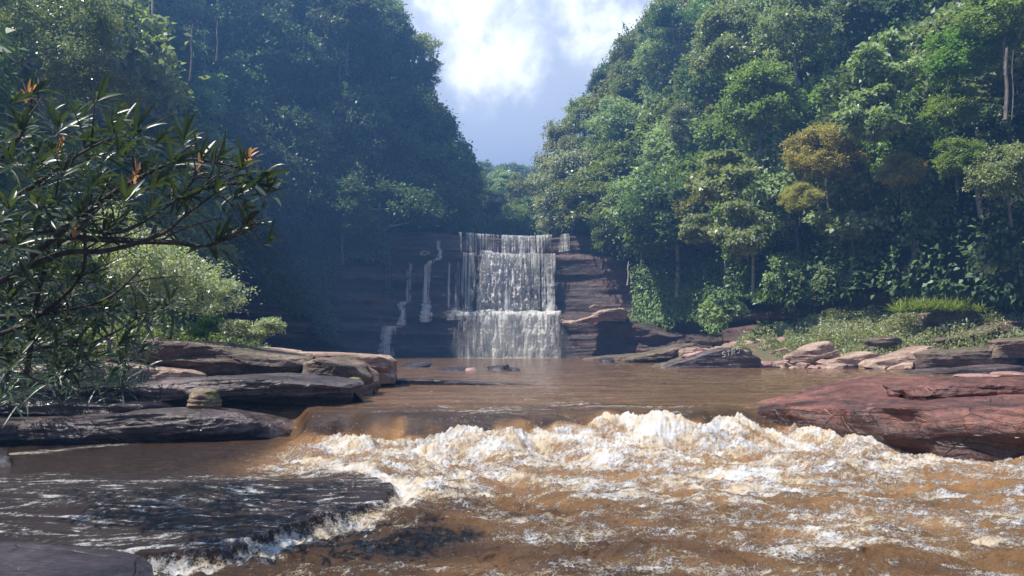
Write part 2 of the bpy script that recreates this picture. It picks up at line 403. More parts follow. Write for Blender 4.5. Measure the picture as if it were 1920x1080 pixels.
# ------------------------------------------------------------ river
def lipy(x): return 13.35+.75*vnoise(x*.55+.3, 0*x, 0, 91)*ss(x, -3, -1)+.35*vnoise(x*1.3, 0*x, 0, 90)+.5*ss(x, 3.2, 5.2)+1.9*ss(-x, 3.5, 4.6)+.12*vnoise(x*3.1, 0*x, 0, 92)
EDGE = [(-9, 5.2), (-4.6, 5.35), (-3.55, 5.55), (-3.1, 6.0), (-2.46, 5.95), (-2.1, 6.35), (-1.95, 6.9), (-1.62, 7.45), (-1.28, 7.95), (-1.35, 8.7), (-1.7, 9.5), (-2.6, 10.3), (-4, 10.9), (-9, 11.5), (-12, 11.5), (-12, 5.2)]
def river(x, y):
    d = y-lipy(x)+.25*vnoise(x*1.7, y*.7, 0, 93)
    wd_ = .95+1.0*ss(x, -1.6, .2)
    drop_ = ss(d, -wd_, .25+.5*ss(x, -1.6, .2))
    lo, up = -.48, .0
    z = lo+(up-lo)*drop_
    below = 1-ss(d, -.72, -.28)
    w_ = d
    # how wild the water is
    centre = ss(x, -4.6, -2.9)
    wild = below*centre*np.exp(-np.maximum(-d-.6, 0)/4.4)
    wild = np.maximum(wild, below*centre*.24*(1-ss(-x, 0.4, 2.2)*.4))
    le = -polydist(x, y, EDGE)+.07*fbm(x*5, y*5, 0, 3, 105)
    led = ss(le, -.03, .05)*(1-ss(y, 8.5, 10.8))
    calm = 1-.9*np.maximum(led, ss(le, -.02, .02)*(1-ss(y, 9, 11.3))); wild = wild*calm
    # flow runs toward the camera and to the right
    fx = x+.42*(y-13); fy = y
    wx_ = fx+.35*fbm(fx*.8, fy*.8, 0, 3, 94); wy_ = fy+.35*fbm(fx*.8+9, fy*.8, 0, 3, 95)
    heap = np.exp(-((d+1.15-.32*ss(x, -2.0, -1.0))/.60)**2)
    lump = fbm(wx_*1.15, wy_*1.0, 0, 3, 96)
    rid = ridge(wx_*1.3, wy_*1.9, 0, 5, 97)
    z = z+below*centre*heap*(.16+.02*ss(x, -2, -1)+.16*fbm(x*1.0, y*.7, 0, 3, 98))*(1-.45*ss(x, .6, 3))
    z = z+.17*fbm(x*1.0, y*1.1, 0, 3, 194)*np.exp(-((d+.1)/1.1)**2)*ss(x, -1.6, 0)
    z = z+wild*(.29*lump+.13*(rid-.3)+.035*fbm(wx_*9, wy_*11, 0, 3, 99))
    z = z+calm*below*centre*(.035*fbm(wx_*1.8, wy_*3.4, 0, 4, 196)+.05*(ridge(wx_*2.0, wy_*3.6, 0, 4, 197)-.4)+.012*ridge(wx_*7, wy_*12, 0, 3, 198))
    z = z+calm*below*centre*(.4+wild)*.016*fbm(wx_*16, wy_*22, 0, 3, 195)
    z = z+wild**1.5*.05*fbm(x*24, y*24, 0, 3, 100)
    # calm and rippled parts
    rip = .012*fbm(fx*2.2+fbm(x, y, 0, 2, 3), fy*4.5, 0, 4, 101)
    z = z+rip*(1+1.2*below)*(1-.6*ss(-x, 4, 6)*below)
    # upper pool: current lines drawn towards the lip, standing waves
    upr = ss(d, .1, .8)
    cen = np.exp(-((x-.8)/4.5)**2)
    z = z+upr*np.exp(-np.maximum(d, 0)/5)*cen*(.06*fbm(x*1.3+.5*vnoise(x, y, 0, 4), y*.9, 0, 3, 102)+.035*ridge(x*2.6+y*1.5, y*2.6, 0, 4, 103))
    z = z+upr*.03*fbm(x*.8, y*2.6, 0, 4, 104)*ss(d, .5, 4)
    # glassy tongue dips on the lip
    # ledge in the near left carrying a thin sheet
    z = z+led*(.09)+led*(.014*fbm(x*1.8+y, y*15, 0, 3, 106))+led*.008*ridge(x*1.5, y*11, 0, 3, 107)+led*.012*fbm(x*.7, y*1.5, 0, 2, 170)
    z = z-.05*np.exp(-((le+.13)/.07)**2)*(1-ss(y, 8.5, 10))
    # froth, plus sky reflections painted as pale streaks on ledge and pool
    f1 = ridge(wx_*.75, wy_*1.7, 0, 5, 108, .62); f2 = fbm(wx_*2.0, wy_*3.8, 0, 4, 109)
    fm = (f1-.42)/.30+.8*f2/.25+1.3*(z-lo)*wild/.12*.5
    cov = .62*np.exp(-((d+1.0)/1.1)**2)+.86*np.exp(-np.maximum(-d-3.5, 0)/6.5)*ss(-d, .3, 1.5)
    cov = cov*(1-.75*ss(.6-x, -.4, 1.4)*(1-ss(y, 7.6, 9.0)))
    foam = below*centre*np.clip(.5+(fm*.8+(np.clip(cov, 0, 1)-.5)*3.6)*.115, 0, 1)
    foam = foam+.45*np.exp(-((le+.12)/.15)**2)*(1-ss(y, 9, 10.5))*ss(x, -5, -3.4)
    yw = y+.30*vnoise(x*.55, y*.35, 0, 173)+.10*vnoise(x*1.7, y*1.3, 0, 174)+.05*x
    lw = ss(led+.25*vnoise(x*1.5, y*3, 0, 175), .1, .9)
    foam = foam*(1-lw)+lw*(.37+.62*(ridge(x*1.3+.5*y, yw*12, 0, 4, 110)-.35)*ss(vnoise(x*.7, yw*1.6, 0, 171), -.4, .3)-.06*ss(-x, 2.4, 4.5))  # pale streaks paint sky reflected in the ledge ripples
    # froth strung along the left rocks
    foam = foam+below*(1-centre)*(.50*np.exp(-((x+7.3+(12.5-y)*.9)/.35)**2)+.18*ss(fbm(x*1.5, y*6, 0, 4, 111), .1, .5))
    foam = foam+.70*upr*ss(ridge(x*.40+.4*vnoise(x*.5, y*.4, 0, 172), (y+.5*vnoise(x*.35, y*.5, 0, 176))*1.9, 0, 5, 112), .12, .72)*np.exp(-((x-.8)/6.5)**2)*(.35+.65*np.exp(-np.maximum(d, 0)/5))  # pool streaks: silvery ripple reflections put into the colour
    foam = foam+.75*ss(y, 74, 80.5)*np.exp(-((x+.5)/6.5)**4)
    aer = below*centre*(.85*np.exp(-np.maximum(-d-1, 0)/3.2)+.08+.22*ss(x, -.5, 3)+.35*fbm(wx_*1.2, wy_*1.5, 0, 3, 199))*(1-.75*ss(1.2-x, .2, 2.6)*(1-ss(y, 8, 9.5)))*(1-led)
    aer = np.maximum(aer, .75*(1-ss(np.abs(d+.25), .1, .6))*ss(x, -3.6, -2)*ss(fbm(x*1.6, y*.8, 0, 3, 113), -.3, .5))
    return z, np.clip(foam, 0, 1), np.clip(aer, 0, 1), led
ycell = []
pyv = np.concatenate([np.linspace(1230, 1085, 40), np.linspace(1084, 775, 620), np.linspace(774.5, 671, 260)])
yy = np.array([ (1.2+(.55 if p > 790 else .55*ss(p, 760, 790)))*F/(p-649.9) for p in pyv])
yy = np.sort(yy)[::1]
yy = yy[np.concatenate([[True], np.diff(yy) > .0015])]
yy = np.concatenate([yy[yy < 84], [84, 86]])
uu = np.linspace(-1.0, 1.0, 1700)
U, Yg = np.meshgrid(uu, yy, indexing='ij')
Xg = U*(Yg*.72+2.6)
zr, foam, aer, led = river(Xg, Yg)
wm = None
m, t = newmat('silty river water')
geo = t.add('ShaderNodeNewGeometry').outputs['Position']
fo = t.add('ShaderNodeAttribute', attribute_name='foam').outputs['Fac']
ae = t.add('ShaderNodeAttribute', attribute_name='aeration').outputs['Fac']
ld = t.add('ShaderNodeAttribute', attribute_name='ledge').outputs['Fac']
skew = t.mapping(geo, (1, 1, 1), rot=(0, 0, R(-22)))
fn1 = t.noise(t.mapping(skew, (1, 1.5, 1)), 9, 7, .72, .4)
fn2 = t.noise(geo, 55, 6, .78)
fn3 = t.noise(t.mapping(geo, (1, 1.6, 1)), 2.6, 6, .6, .6)
vb = t.add('ShaderNodeTexVoronoi', {'Vector': t.mapping(geo, (1, 1.3, 1)), 'Scale': 26.0}, feature='DISTANCE_TO_EDGE').outputs[0]
lace = t.math('SUBTRACT', 1.0, t.sstep(vb, .0, .22))
ff = t.math('ADD', fo, t.math('MULTIPLY', t.math('SUBTRACT', fn1, .5), 1.5))
ff = t.math('ADD', ff, t.math('MULTIPLY', t.math('SUBTRACT', fn2, .5), t.math('SUBTRACT', 1.35, t.math('MULTIPLY', ld, .8))))
ff = t.math('ADD', ff, t.math('MULTIPLY', lace, .12))
foam_glintf = t.math('MULTIPLY', t.sstep(ff, .43, .84), t.sstep(fo, .03, .30))
wc = t.mix(ae, (.032, .018, .010, 1), (.31, .160, .058, 1))
wc = t.mix(t.math('MULTIPLY', t.sstep(fn3, .40, .70), t.math('MULTIPLY', ae, .35)), wc, (.55, .30, .12, 1))
far = t.add('ShaderNodeSeparateXYZ', {0: geo})
pool = t.sstep(far.outputs[1], 12.0, 17.0)
wc = t.mix(t.math('MULTIPLY', pool, .9), wc, t.ramp(t.noise(t.mapping(geo, (.25, 1.6, 1)), 1.1, 6, .62, .5), [(.35, (.095, .048, .022)), (.62, (.22, .125, .062))]))  # brown pool tone; its paler streaks paint in stripes of reflected light
wc = t.mix(t.math('MULTIPLY', ld, .75), wc, (.034, .025, .026, 1))
wc = t.mix(foam_glintf, wc, t.mix(t.math('MULTIPLY', t.sstep(fn3, .38, .60), t.math('SUBTRACT', 1.0, ld)), (.66, .66, .66, 1), (.62, .50, .35, 1)))
rip1 = t.noise(t.mapping(geo, (1, 2.2, 1)), 3.2, 6, .6, .8)
rip2 = t.noise(t.mapping(skew, (1, 2.0, 1)), 16, 5, .62, .5)
hgt = t.math('ADD', t.math('MULTIPLY', rip1, .9), t.math('ADD', t.math('MULTIPLY', rip2, .28), t.math('MULTIPLY', fn2, .10)))
hgt = t.math('ADD', hgt, t.math('MULTIPLY', t.math('MULTIPLY', foam_glintf, fn2), .35))
lr = t.noise(t.mapping(geo, (1.3, 13, 1), rot=(0, 0, R(-6))), 1.6, 5, .6, .3)
hgt = t.math('ADD', hgt, t.math('MULTIPLY', lr, t.math('MULTIPLY', ld, .7)))
pr2 = t.noise(t.mapping(geo, (.5, 1.9, 1)), 1.3, 6, .62, .7)
hgt = t.math('ADD', hgt, t.math('MULTIPLY', pr2, t.math('MULTIPLY', t.sstep(t.add('ShaderNodeSeparateXYZ', {0: geo}).outputs[1], 12, 15), 2.4)))
bp = t.add('ShaderNodeBump', {'Height': hgt, 'Strength': .85, 'Distance': .08})
ro = t.math('ADD', .045, t.math('MULTIPLY', foam_glintf, .45))
pr = t.add('ShaderNodeBsdfPrincipled', {'Base Color': wc, 'Roughness': ro, 'IOR': 1.333, 'Specular IOR Level': .6, 'Normal': bp})
out(t, pr); M['water'] = m
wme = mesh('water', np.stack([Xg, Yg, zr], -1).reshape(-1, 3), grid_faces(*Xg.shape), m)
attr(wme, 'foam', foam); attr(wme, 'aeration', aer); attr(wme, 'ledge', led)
water = struct(link('water', wme))
# river above the falls
xx, y2 = np.meshgrid(np.linspace(-9, 9.5, 30), np.linspace(86.2, 130, 20), indexing='ij')
struct(link('water', mesh('water_upper', np.stack([xx, y2, 13.86+0*xx+.001*(y2-86)], -1).reshape(-1, 3), grid_faces(30, 20), m)))

# thrown drops over the rapid
def drops(n):
    x = rng.uniform(-3.6, 5.2, n); y = lipy(x)-np.abs(rng.normal(1.2, .7, n)); zb = river(x, y)[0]
    clus = np.clip(vnoise(x*2.5, y*2, 0, 120), 0, 1)
    z = zb+rng.exponential(.035, n)*(.25+3.0*clus**1.5); r = rng.uniform(.002, .006, n)
    o = np.array([(1, 0, 0), (-1, 0, 0), (0, 1, 0), (0, -1, 0), (0, 0, 1), (0, 0, -1)], float)
    V = np.stack([x, y, z], -1)[:, None]+o[None]*r[:, None, None]*np.array([1, 1, 1.5])
    f = np.array([(0, 2, 4), (2, 1, 4), (1, 3, 4), (3, 0, 4), (2, 0, 5), (1, 2, 5), (3, 1, 5), (0, 3, 5)])
    Fc = (np.arange(n)[:, None, None]*6+f[None]).reshape(-1, 3)
    return V.reshape(-1, 3), Fc
mm, t = newmat('white water drops'); out(t, t.add('ShaderNodeBsdfPrincipled', {'Base Color': (.85, .84, .82, 1), 'Roughness': .15}))
M['drop'] = mm
sp = link('spray_drops', mesh('spray_drops', *drops(1900), mm)); sp['kind'] = 'stuff'

# ------------------------------------------------------------ waterfall
def fallmat(name, thr, soft, sx, sz, col=(.92, .90, .86, 1), seed=0., blob=0.):
    m, t = newmat(name)
    g = t.add('ShaderNodeNewGeometry').outputs['Position']
    a = t.add('ShaderNodeAttribute', attribute_name='dens').outputs['Fac']
    p = t.mapping(g, (sx, .3, sz), loc=(seed, 0, 0))
    n = t.noise(p, 1.0, 5, .62, .25)
    k = t.noise(t.mapping(g, (sx*3.1, .5, sz*2.2), loc=(seed*2, 3, 1)), 1.0, 4, .6)
    b = t.noise(t.mapping(g, (1, 1, .75), loc=(0, seed, 0)), 1.5, 6, .68, .3)
    c = t.math('ADD', t.math('MULTIPLY', n, 1-blob), t.math('MULTIPLY', b, blob))
    c = t.math('ADD', c, t.math('MULTIPLY', t.math('SUBTRACT', k, .5), .45))
    c = t.math('ADD', c, t.math('SUBTRACT', a, 1.0))
    al = t.sstep(c, thr, thr+soft)
    pr = t.add('ShaderNodeBsdfPrincipled', {'Base Color': t.mix(t.sstep(c, thr+.02, thr+.26), (.36, .33, .28, 1), col), 'Roughness': .45, 'Alpha': al, 'Subsurface Weight': .0,
        'Normal': t.add('ShaderNodeBump', {'Height': c, 'Strength': .9, 'Distance': .35})})
    tr = t.add('ShaderNodeBsdfTranslucent', {'Color': (.9, .88, .84, 1)})
    tp = t.add('ShaderNodeBsdfTransparent')
    ts = t.add('ShaderNodeMixShader', {0: al, 1: tp, 2: tr})
    out(t, t.add('ShaderNodeMixShader', {0: .45, 1: pr, 2: ts})); return m
fm_thin = fallmat('thin falling water', .41, .22, 4.5, .10)
fm_main = fallmat('thick falling water', .27, .26, 1.6, .35, blob=.62, seed=4)
fm_low = fallmat('broad lower falling water', .30, .46, 2.2, .30, blob=.4, seed=8)
wf = empty('waterfall', (1, 80, 0))
tag(wf, 'broad two tier waterfall pouring over dark cliff ledges into the brown pool', 'waterfall')
def XatY(px, Y=83): return (px-960)/F*Y*1.005
def fall(name, px0, px1, va, vb, offv, mat, layers=2, dens=1.0, spread=0., dfun=None, throw=.35, nu=60, lump=.12, foot=2., wide=.2):
    parts = []; dd = []; o = 0; Vs = []; Fs = []
    for l in range(layers):
        x = np.linspace(XatY(px0), XatY(px1), nu); v_ = np.linspace(va, vb, 110)
        Xx, V_ = np.meshgrid(x, v_, indexing='ij'); k = (va-V_)/(va-vb)
        xc = x.mean(); Xs = xc+(Xx-xc)*(1+spread*k)
        ss_ = s_of_x(Xs); c = cp(ss_); n = cnorm(ss_)
        of = offv-.42-throw*np.sqrt(np.clip(k, 0, 1))-l*.28+.30*fbm(Xs*1.1, V_*4+l, 0, 3, 130+l)-lump*(.4+.6*k)*2*ridge(Xs*2.4, V_*c[..., 2]*.55+3*l, 0, 5, 133+l, .62)
        Pz = V_*c[..., 2]+(.10+.34*fbm(Xs*.7, 0*Xs, l*2., 3, 151)*(offv < 2.5))*(1-ss(k, 0, .12))
        P = np.concatenate([c[..., :2]+n*of[..., None], Pz[..., None]], -1)
        rag = .5+.5*fbm(Xs*1.3, V_*5, l*3., 3, 140)
        edge = ss(np.minimum((Xx-x[0]), (x[-1]-Xx))/(x[-1]-x[0])*np.minimum(1, (x[-1]-x[0])/3.2), 0, .03+wide*rag)
        edge = edge*ss(1-k+.02*foot, 0, .03+.10*rag)
        d = dens*np.ones_like(k) if dfun is None else dfun(Xx, k)
        d = d-(1-edge)*.5+.10*fbm(Xs*.8, V_*4, 0, 3, 150)
        Vs.append(P.reshape(-1, 3)); Fs.append(grid_faces(nu, 110)+o); o += nu*110; dd.append(d.ravel())
    me = mesh(name, np.concatenate(Vs), np.concatenate(Fs), mat); attr(me, 'dens', np.concatenate(dd))
    ob = link(name, me, wf); ob.matrix_parent_inverse = Matrix.Translation((-1, -80, 0)); return ob
lx = lambda a, b, X: ss(X, XatY(a), XatY(b))
fall('lip_curtain', 856, 1038, 1.012, .825, 2.95, fm_thin, 2, dfun=lambda X, k: .97+.12*lx(880, 950, X)+.08*np.exp(-(k/.1)**2)+.10*fbm(X*.9, 0*X, 0, 3, 180), lump=.2, nu=120)
fall('trickle', 1040, 1062, 1.005, .86, 2.9, fm_thin, 2, 1.1, nu=16, spread=.3)
fall('cascade', 884, 1012, .845, .325, 1.75, fm_main, 3, dfun=lambda X, k: .80+.20*(lx(890, 915, X)*(1-lx(960, 1000, X)))+.05*k, nu=150, lump=.46, wide=.30, spread=.30)
fall('veil', 862, 900, .84, .335, 1.75, fm_thin, 2, 1.06, nu=40, spread=.3, wide=.4)
fall('veil', 975, 1042, .84, .335, 1.75, fm_thin, 2, 1.08, nu=60, lump=.2)
fall('base_cascade', 822, 1066, .36, -.01, .35, fm_low, 3, dfun=lambda X, k: .93+.16*lx(870, 940, X)+.12*np.exp(-(k/.12)**2), throw=.7, spread=.04, nu=170, lump=.36, wide=.28)

def strip(name, pts, mat, dens=1.05, seed=0, clear=.45, layers=2):
    """ribbon of water following pixel points (px, py, width px) down the cliff face"""
    pts = np.array(pts, float); cv = curve(pts, 14); Vs = []; Fs = []; dd = []; o = 0; n = len(cv); nu = 18
    for l in range(layers):
        for_x = []
        P = np.zeros((nu, n, 3)); D = np.zeros((nu, n))
        for j, (px, py, w_) in enumerate(cv):
            w_ = w_*(1+.25*vnoise(j*.22+l, seed, 0, 160))
            px = px+w_*.12*vnoise(j*.3+l*5, seed+9, 0, 161)
            z = CAMZ+83*math.tan(PITCH+math.atan((540-py)/F))
            u = np.linspace(-1, 1, nu); x = XatY(px+u*w_/2); sx = s_of_x(x); c = cp(sx); nn = cnorm(sx); v_ = z/c[:, 2]
            of = terr(np.clip(v_-.012, 0, 1))-clear-.2*l+.12*fbm(x*2, z*1.2+0*x, l, 3, 162)-.15*(1-u*u)
            P[:, j, :2] = c[:, :2]+nn*of[:, None]; P[:, j, 2] = max(z, -.05)
            D[:, j] = dens-.45*np.abs(u)**2.5-.25*(1-min(1, j/3, (n-1-j)/2))
        Vs.append(P.reshape(-1, 3)); Fs.append(grid_faces(nu, n)+o); o += nu*n; dd.append(D.ravel())
    me = mesh(name, np.concatenate(Vs), np.concatenate(Fs), mat); attr(me, 'dens', np.concatenate(dd))
    ob = link(name, me, wf); ob.matrix_parent_inverse = Matrix.Translation((-1, -80, 0)); return ob
strip('trickle', [(828, 446, 9), (828, 465, 10), (827, 484, 13), (818, 489, 26)], fm_thin, 1.12, 1)
strip('ribbon', [(815, 487, 16), (807, 500, 18), (803, 540, 20), (803, 572, 24)], fm_thin, 1.08, 2)
strip('ribbon', [(778, 491, 16), (776, 520, 18), (774, 550, 18), (773, 571, 18)], fm_thin, 1.02, 3)
strip('step_cascade', [(803, 568, 22), (803, 580, 26), (800, 592, 30), (798, 606, 32)], fm_low, 1.14, 4)
strip('step_cascade', [(768, 566, 26), (762, 573, 20), (760, 590, 14), (758, 604, 16), (757, 612, 24)], fm_low, 1.12, 5)
strip('step_cascade', [(745, 612, 40), (738, 619, 34), (733, 632, 26), (731, 655, 26), (730, 672, 32)], fm_low, 1.14, 6)
strip('trickle', [(846, 486, 8), (845, 530, 9), (844, 580, 12)], fm_thin, 1.04, 7)
strip('trickle', [(862, 482, 14), (861, 530, 16), (860, 580, 22)], fm_thin, .98, 8)
strip('step_cascade', [(856, 574, 32), (856, 590, 36), (858, 602, 40)], fm_low, 1.1, 9)
strip('jet', [(1022, 480, 9), (1025, 520, 11), (1029, 555, 14), (1032, 575, 26), (1033, 592, 34)], fm_low, 1.16, 10, clear=.9)
strip('jet', [(950, 540, 10), (951, 565, 22), (952, 592, 40)], fm_low, 1.16, 11, clear=1.3)
# ------------------------------------------------------------ rocks
def dispnoise(V, amp, seed, sc_=1., strata=3.):
    x, y, z = V[:, 0]*sc_, V[:, 1]*sc_, V[:, 2]*sc_
    a = .55*fbm(x*.9, y*.9, z*1.4, 4, seed)
    b = .35*vnoise(x*.7, y*.7, z*strata*2.2+.8*vnoise(x, y, z, seed+3), seed+5)
    zq = z*strata*1.9+1.1*fbm(x*.45, y*.45, 0, 2, seed+30); kq = np.floor(zq); fq = zq-kq
    h0 = _h(kq, kq*0+seed, kq*0, 5); h1 = _h(kq+1, kq*0+seed, kq*0, 5)
    a = a+.75*(h0+(h1-h0)*ss(fq, .82, 1.)-.5)
    c = .22*np.round(2*vnoise(x*1.8, y*1.8, z*3, seed+7))/2
    d = .30*fbm(x*3.5, y*3.5, z*7, 4, seed+9)+.16*(ridge(x*1.7, y*1.7, z*3.5, 3, seed+13)-.4)
    return amp*(a+b+c+d)
def slab(name, st, mat, label, cat='rock', amp=.09, seed=1, under=.25, scale=1., group=None, nx=150, nt=84, bevel=.06, pinch=(.35, .35)):
    """rock slab lofted along x; stations (x, y_front, y_back, z_bottom, z_top_front, z_top_back)"""
    st = np.array(st, float); cv = curve(st, max(4, nx//(len(st)-1))); n = len(cv)
    dep_ = (st[:, 2]-st[:, 1]).mean(); hb = bevel*(st[:, 4]-st[:, 3]).mean()/dep_*.7
    per = [(under, 0), (under*.55, .42), (0, .62), (0, 1-bevel), (hb, 1), (.5, 1.02), (1-hb, 1), (1, .9), (1, 0)]
    per = np.array(per); wts = [1.2, 1.3, 2.2, .5, 1.5, 1.1, .3, .4]
    tt = [] 
    tot = sum(wts)
    for i, w_ in enumerate(wts):
        k = max(2, int(nt*w_/tot)); 
        for j in range(k): tt.append(per[i]+(per[i+1]-per[i])*j/k)
    tt.append(per[-1]); tt = np.array(tt); m_ = len(tt)
    V = np.zeros((n, m_, 3))
    e = np.linspace(0, 1, n)
    pin = np.minimum(1, np.minimum(pinch[0]+(1-pinch[0])*np.sqrt(np.clip(e/.07, 0, 1)), pinch[1]+(1-pinch[1])*np.sqrt(np.clip((1-e)/.07, 0, 1))))
    for i in range(n):
        x, yf, yb, zb, zf, zk = cv[i]
        ym = (yf+yb)/2; yf2 = ym+(yf-ym)*pin[i]; yb2 = ym+(yb-ym)*pin[i]
        a = tt[:, 0]; b = tt[:, 1]
        ztop = zf+(zk-zf)*a; V[i, :, 0] = x; V[i, :, 1] = yf2+(yb2-yf2)*a; V[i, :, 2] = zb+(zb+(ztop-zb)*(pin[i]*.35+.65)-zb)*b
    cen = V.mean(1, keepdims=True); flat = V.reshape(-1, 3)
    dn = dispnoise(flat, amp, seed, scale).reshape(n, m_, 1)
    dr = V-cen; h = np.abs(V[:, :, 2].max(1)-V[:, :, 2].min(1)).mean(); wy = np.abs(V[:, 0, 1]-V[:, -1, 1]).mean()
    dr = dr/np.array([1, wy, h]); V = V+unit(dr)*dn*np.array([1, 1, .8])
    V[:, :, 0] += amp*1.2*vnoise(V[:, :, 1]*2*scale, V[:, :, 2]*4*scale, 0, seed+20)
    flat = V.reshape(-1, 3); Fc = grid_faces(n, m_)
    caps = []
    for i, rev in ((0, 0), (n-1, 1)):
        flat = np.concatenate([flat, V[i].mean(0)[None]]); ci = len(flat)-1
        for j in range(m_-1):
            a, b = i*m_+j, i*m_+j+1; caps.append((a, b, ci, ci) if rev else (b, a, ci, ci))
    me = bpy.data.meshes.new(name)
    bot = (0, m_-1)
    tri = [(c[0], c[1], c[2]) for c in caps]
    me.from_pydata([tuple(p-cv[n//2, [0, 1, 3]]) for p in flat], [], [tuple(f) for f in Fc.tolist()]+tri)
    me.polygons.foreach_set('use_smooth', np.ones(len(me.polygons), bool)); me.materials.append(mat); me.update()
    me.set_sharp_from_angle(angle=R(38))
    o = link(name, me); o.location = cv[n//2, [0, 1, 3]]; tag(o, label, cat, group); return o
_ico = {}
def ico(n):
    if n not in _ico:
        import bmesh
        bm = bmesh.new(); bmesh.ops.create_icosphere(bm, subdivisions=n, radius=1)
        _ico[n] = (np.array([v.co[:] for v in bm.verts]), np.array([[v.index for v in f.verts] for f in bm.faces])); bm.free()
    return _ico[n]
def rockmesh(name, dims, seed, mat, ang=1., sub=5, amp=.05, nplanes=16):
    V, Fc = ico(sub); r_ = np.random.default_rng(seed)
    n = unit(r_.normal(size=(nplanes, 3))*np.array([1, 1, .8])); n = np.concatenate([n, [[0, .05, 1], [0, 0, -1]]]); h = np.concatenate([r_.uniform(.62, .98, nplanes), [.72, .7]])
    dt = V@unit(n).T; rr = np.where(dt > .08, h[None]/np.maximum(dt, .08), 9).min(1)
    rr = ang*rr+(1-ang)*.85; rr = np.minimum(rr, 1.25)
    P = V*rr[:, None]*np.array(dims)
    m_ = min(dims)
    P = P+V*dispnoise(P/m_, amp*m_, seed, 1.4)[:, None]
    me = mesh(name, P, Fc, mat); me.set_sharp_from_angle(angle=R(32)); return me
def rock(name, loc, dims, seed, mat, label, rz=0, tilt=(0, 0), group=None, **kw):
    o = link(name, rockmesh(name, dims, seed, mat, **kw)); o.location = loc; o.rotation_euler = (tilt[0], tilt[1], rz)
    return tag(o, label, 'rock', group)

# near right red slab
slab('rock_slab', [(4.85, 15.0, 16.4, -.8, -.08, -.16), (5.25, 14.2, 16.6, -.9, .04, -.06), (5.8, 13.2, 16.9, -.9, .14, .04), (6.5, 12.1, 17.2, -.9, .25, .20), (7.2, 11.2, 17.4, -.9, .32, .36),
     (8.2, 10.4, 17.6, -.9, .34, .50), (9.6, 9.9, 17.6, -.9, .34, .50), (11.5, 9.4, 17.5, -.9, .30, .45), (14, 9.0, 17, -.9, .2, .3)], M['rock_red'],
     'big red sandstone slab jutting into the rapids from the right edge', amp=.115, seed=3, under=.06, scale=.85, bevel=.03, nx=300, nt=170, pinch=(.5, .8))
slab('rock', [(7.0, 12.9, 14.4, .2, .46, .46), (7.9, 12.6, 14.6, .2, .56, .58), (9.2, 12.3, 14.6, .2, .58, .58), (11.5, 12, 14.5, .2, .5, .5)], M['rock_red'],
     'flat red rock plate lying on top of the big red slab', amp=.10, seed=14, scale=1.6, nx=140, under=.05)
# near left stack
slab('rock_slab', [(-10.5, 12.6, 14.4, -.8, -.12, -.1), (-8.9, 12.7, 14.6, -.8, -.12, -.10), (-7.6, 12.9, 14.7, -.8, -.08, -.06), (-6.7, 13.1, 14.8, -.8, .02, .03), (-5.6, 13.3, 15, -.8, .0, -.01), (-4.8, 13.6, 15, -.8, -.14, -.15), (-4.25, 14, 15, -.8, -.34, -.34)],
     M['rock_purple'], 'lowest wet purple slab at the water, red at its right tip', amp=.10, seed=5, under=.14, nx=240, nt=110, pinch=(.6, .4))
slab('rock_slab', [(-10.6, 14.5, 17.5, -.6, .34, .40), (-8.4, 14.6, 17.5, -.6, .42, .47), (-6.9, 14.6, 17.6, -.4, .47, .50), (-6.0, 14.7, 17.6, -.35, .55, .57), (-4.9, 14.8, 17.6, -.25, .55, .58), (-4.1, 14.9, 17.4, -.15, .46, .51), (-3.6, 15.2, 17.0, -.05, .41, .46), (-3.3, 15.6, 16.6, .0, .36, .40)],
     M['rock_purple'], 'long purple slab overhanging the water behind the round boulder', amp=.13, seed=6, under=.35, nx=260, nt=110, pinch=(.7, .65))
slab('rock_slab', [(-9.2, 17.6, 20.5, .3, 1.22, 1.25), (-8.6, 17.5, 20.6, .3, 1.30, 1.35), (-7.6, 17.5, 20.6, .3, 1.24, 1.3), (-6.6, 17.6, 20.6, .3, 1.10, 1.15), (-5.8, 17.7, 20.4, .3, .95, 1.02), (-5.15, 17.9, 20.2, .3, .82, .9)],
     M['rock_brown'], 'thick brown lichen covered slab tapering right below the shrubs', amp=.14, seed=8, under=.10, nx=220, nt=100, pinch=(.8, .7))
slab('rock', [(-5.1, 18.0, 20.0, .1, .80, .85), (-4.6, 17.9, 20.1, .0, .88, .92), (-4.15, 17.9, 20, -.1, .82, .88), (-3.7, 18.1, 19.8, -.2, .62, .7), (-3.45, 18.4, 19.5, -.2, .40, .45)],
     M['rock_brown'], 'brown block at the right end of the thick lichen slab', amp=.12, seed=9, under=.05, nx=120, pinch=(.8, .5))
slab('rock_slab', [(-12, 16.2, 19, .0, .62, .8), (-9.8, 16.4, 19, .0, .75, .9), (-8.3, 16.8, 19, .0, .70, .8), (-7.2, 17, 19, .1, .62, .7)], M['rock_beige'], 'pale sunlit slab tucked under the dark bush on the left', amp=.11, seed=10, nx=120)
slab('rock_slab', [(-12, 13.9, 16, -.4, .22, .25), (-9.5, 14.0, 16, -.4, .20, .25), (-7.9, 14.1, 16, -.4, .12, .2), (-6.6, 14.2, 16, -.4, .10, .15)], M['rock_wet'], 'dark ledge between the two purple slabs at the left', amp=.09, seed=11, nx=140)
rock('boulder', (-5.75, 14.1, .16), (.36, .33, .33), 15, M['rock_moss'], 'round mossy boulder sitting between the two purple slabs', ang=.25, amp=.10)
rock('stone', (-3.65, 17.4, .40), (.22, .17, .12), 16, M['rock_moss'], 'small pale yellow stone at the tip of the long purple slab', ang=.3)
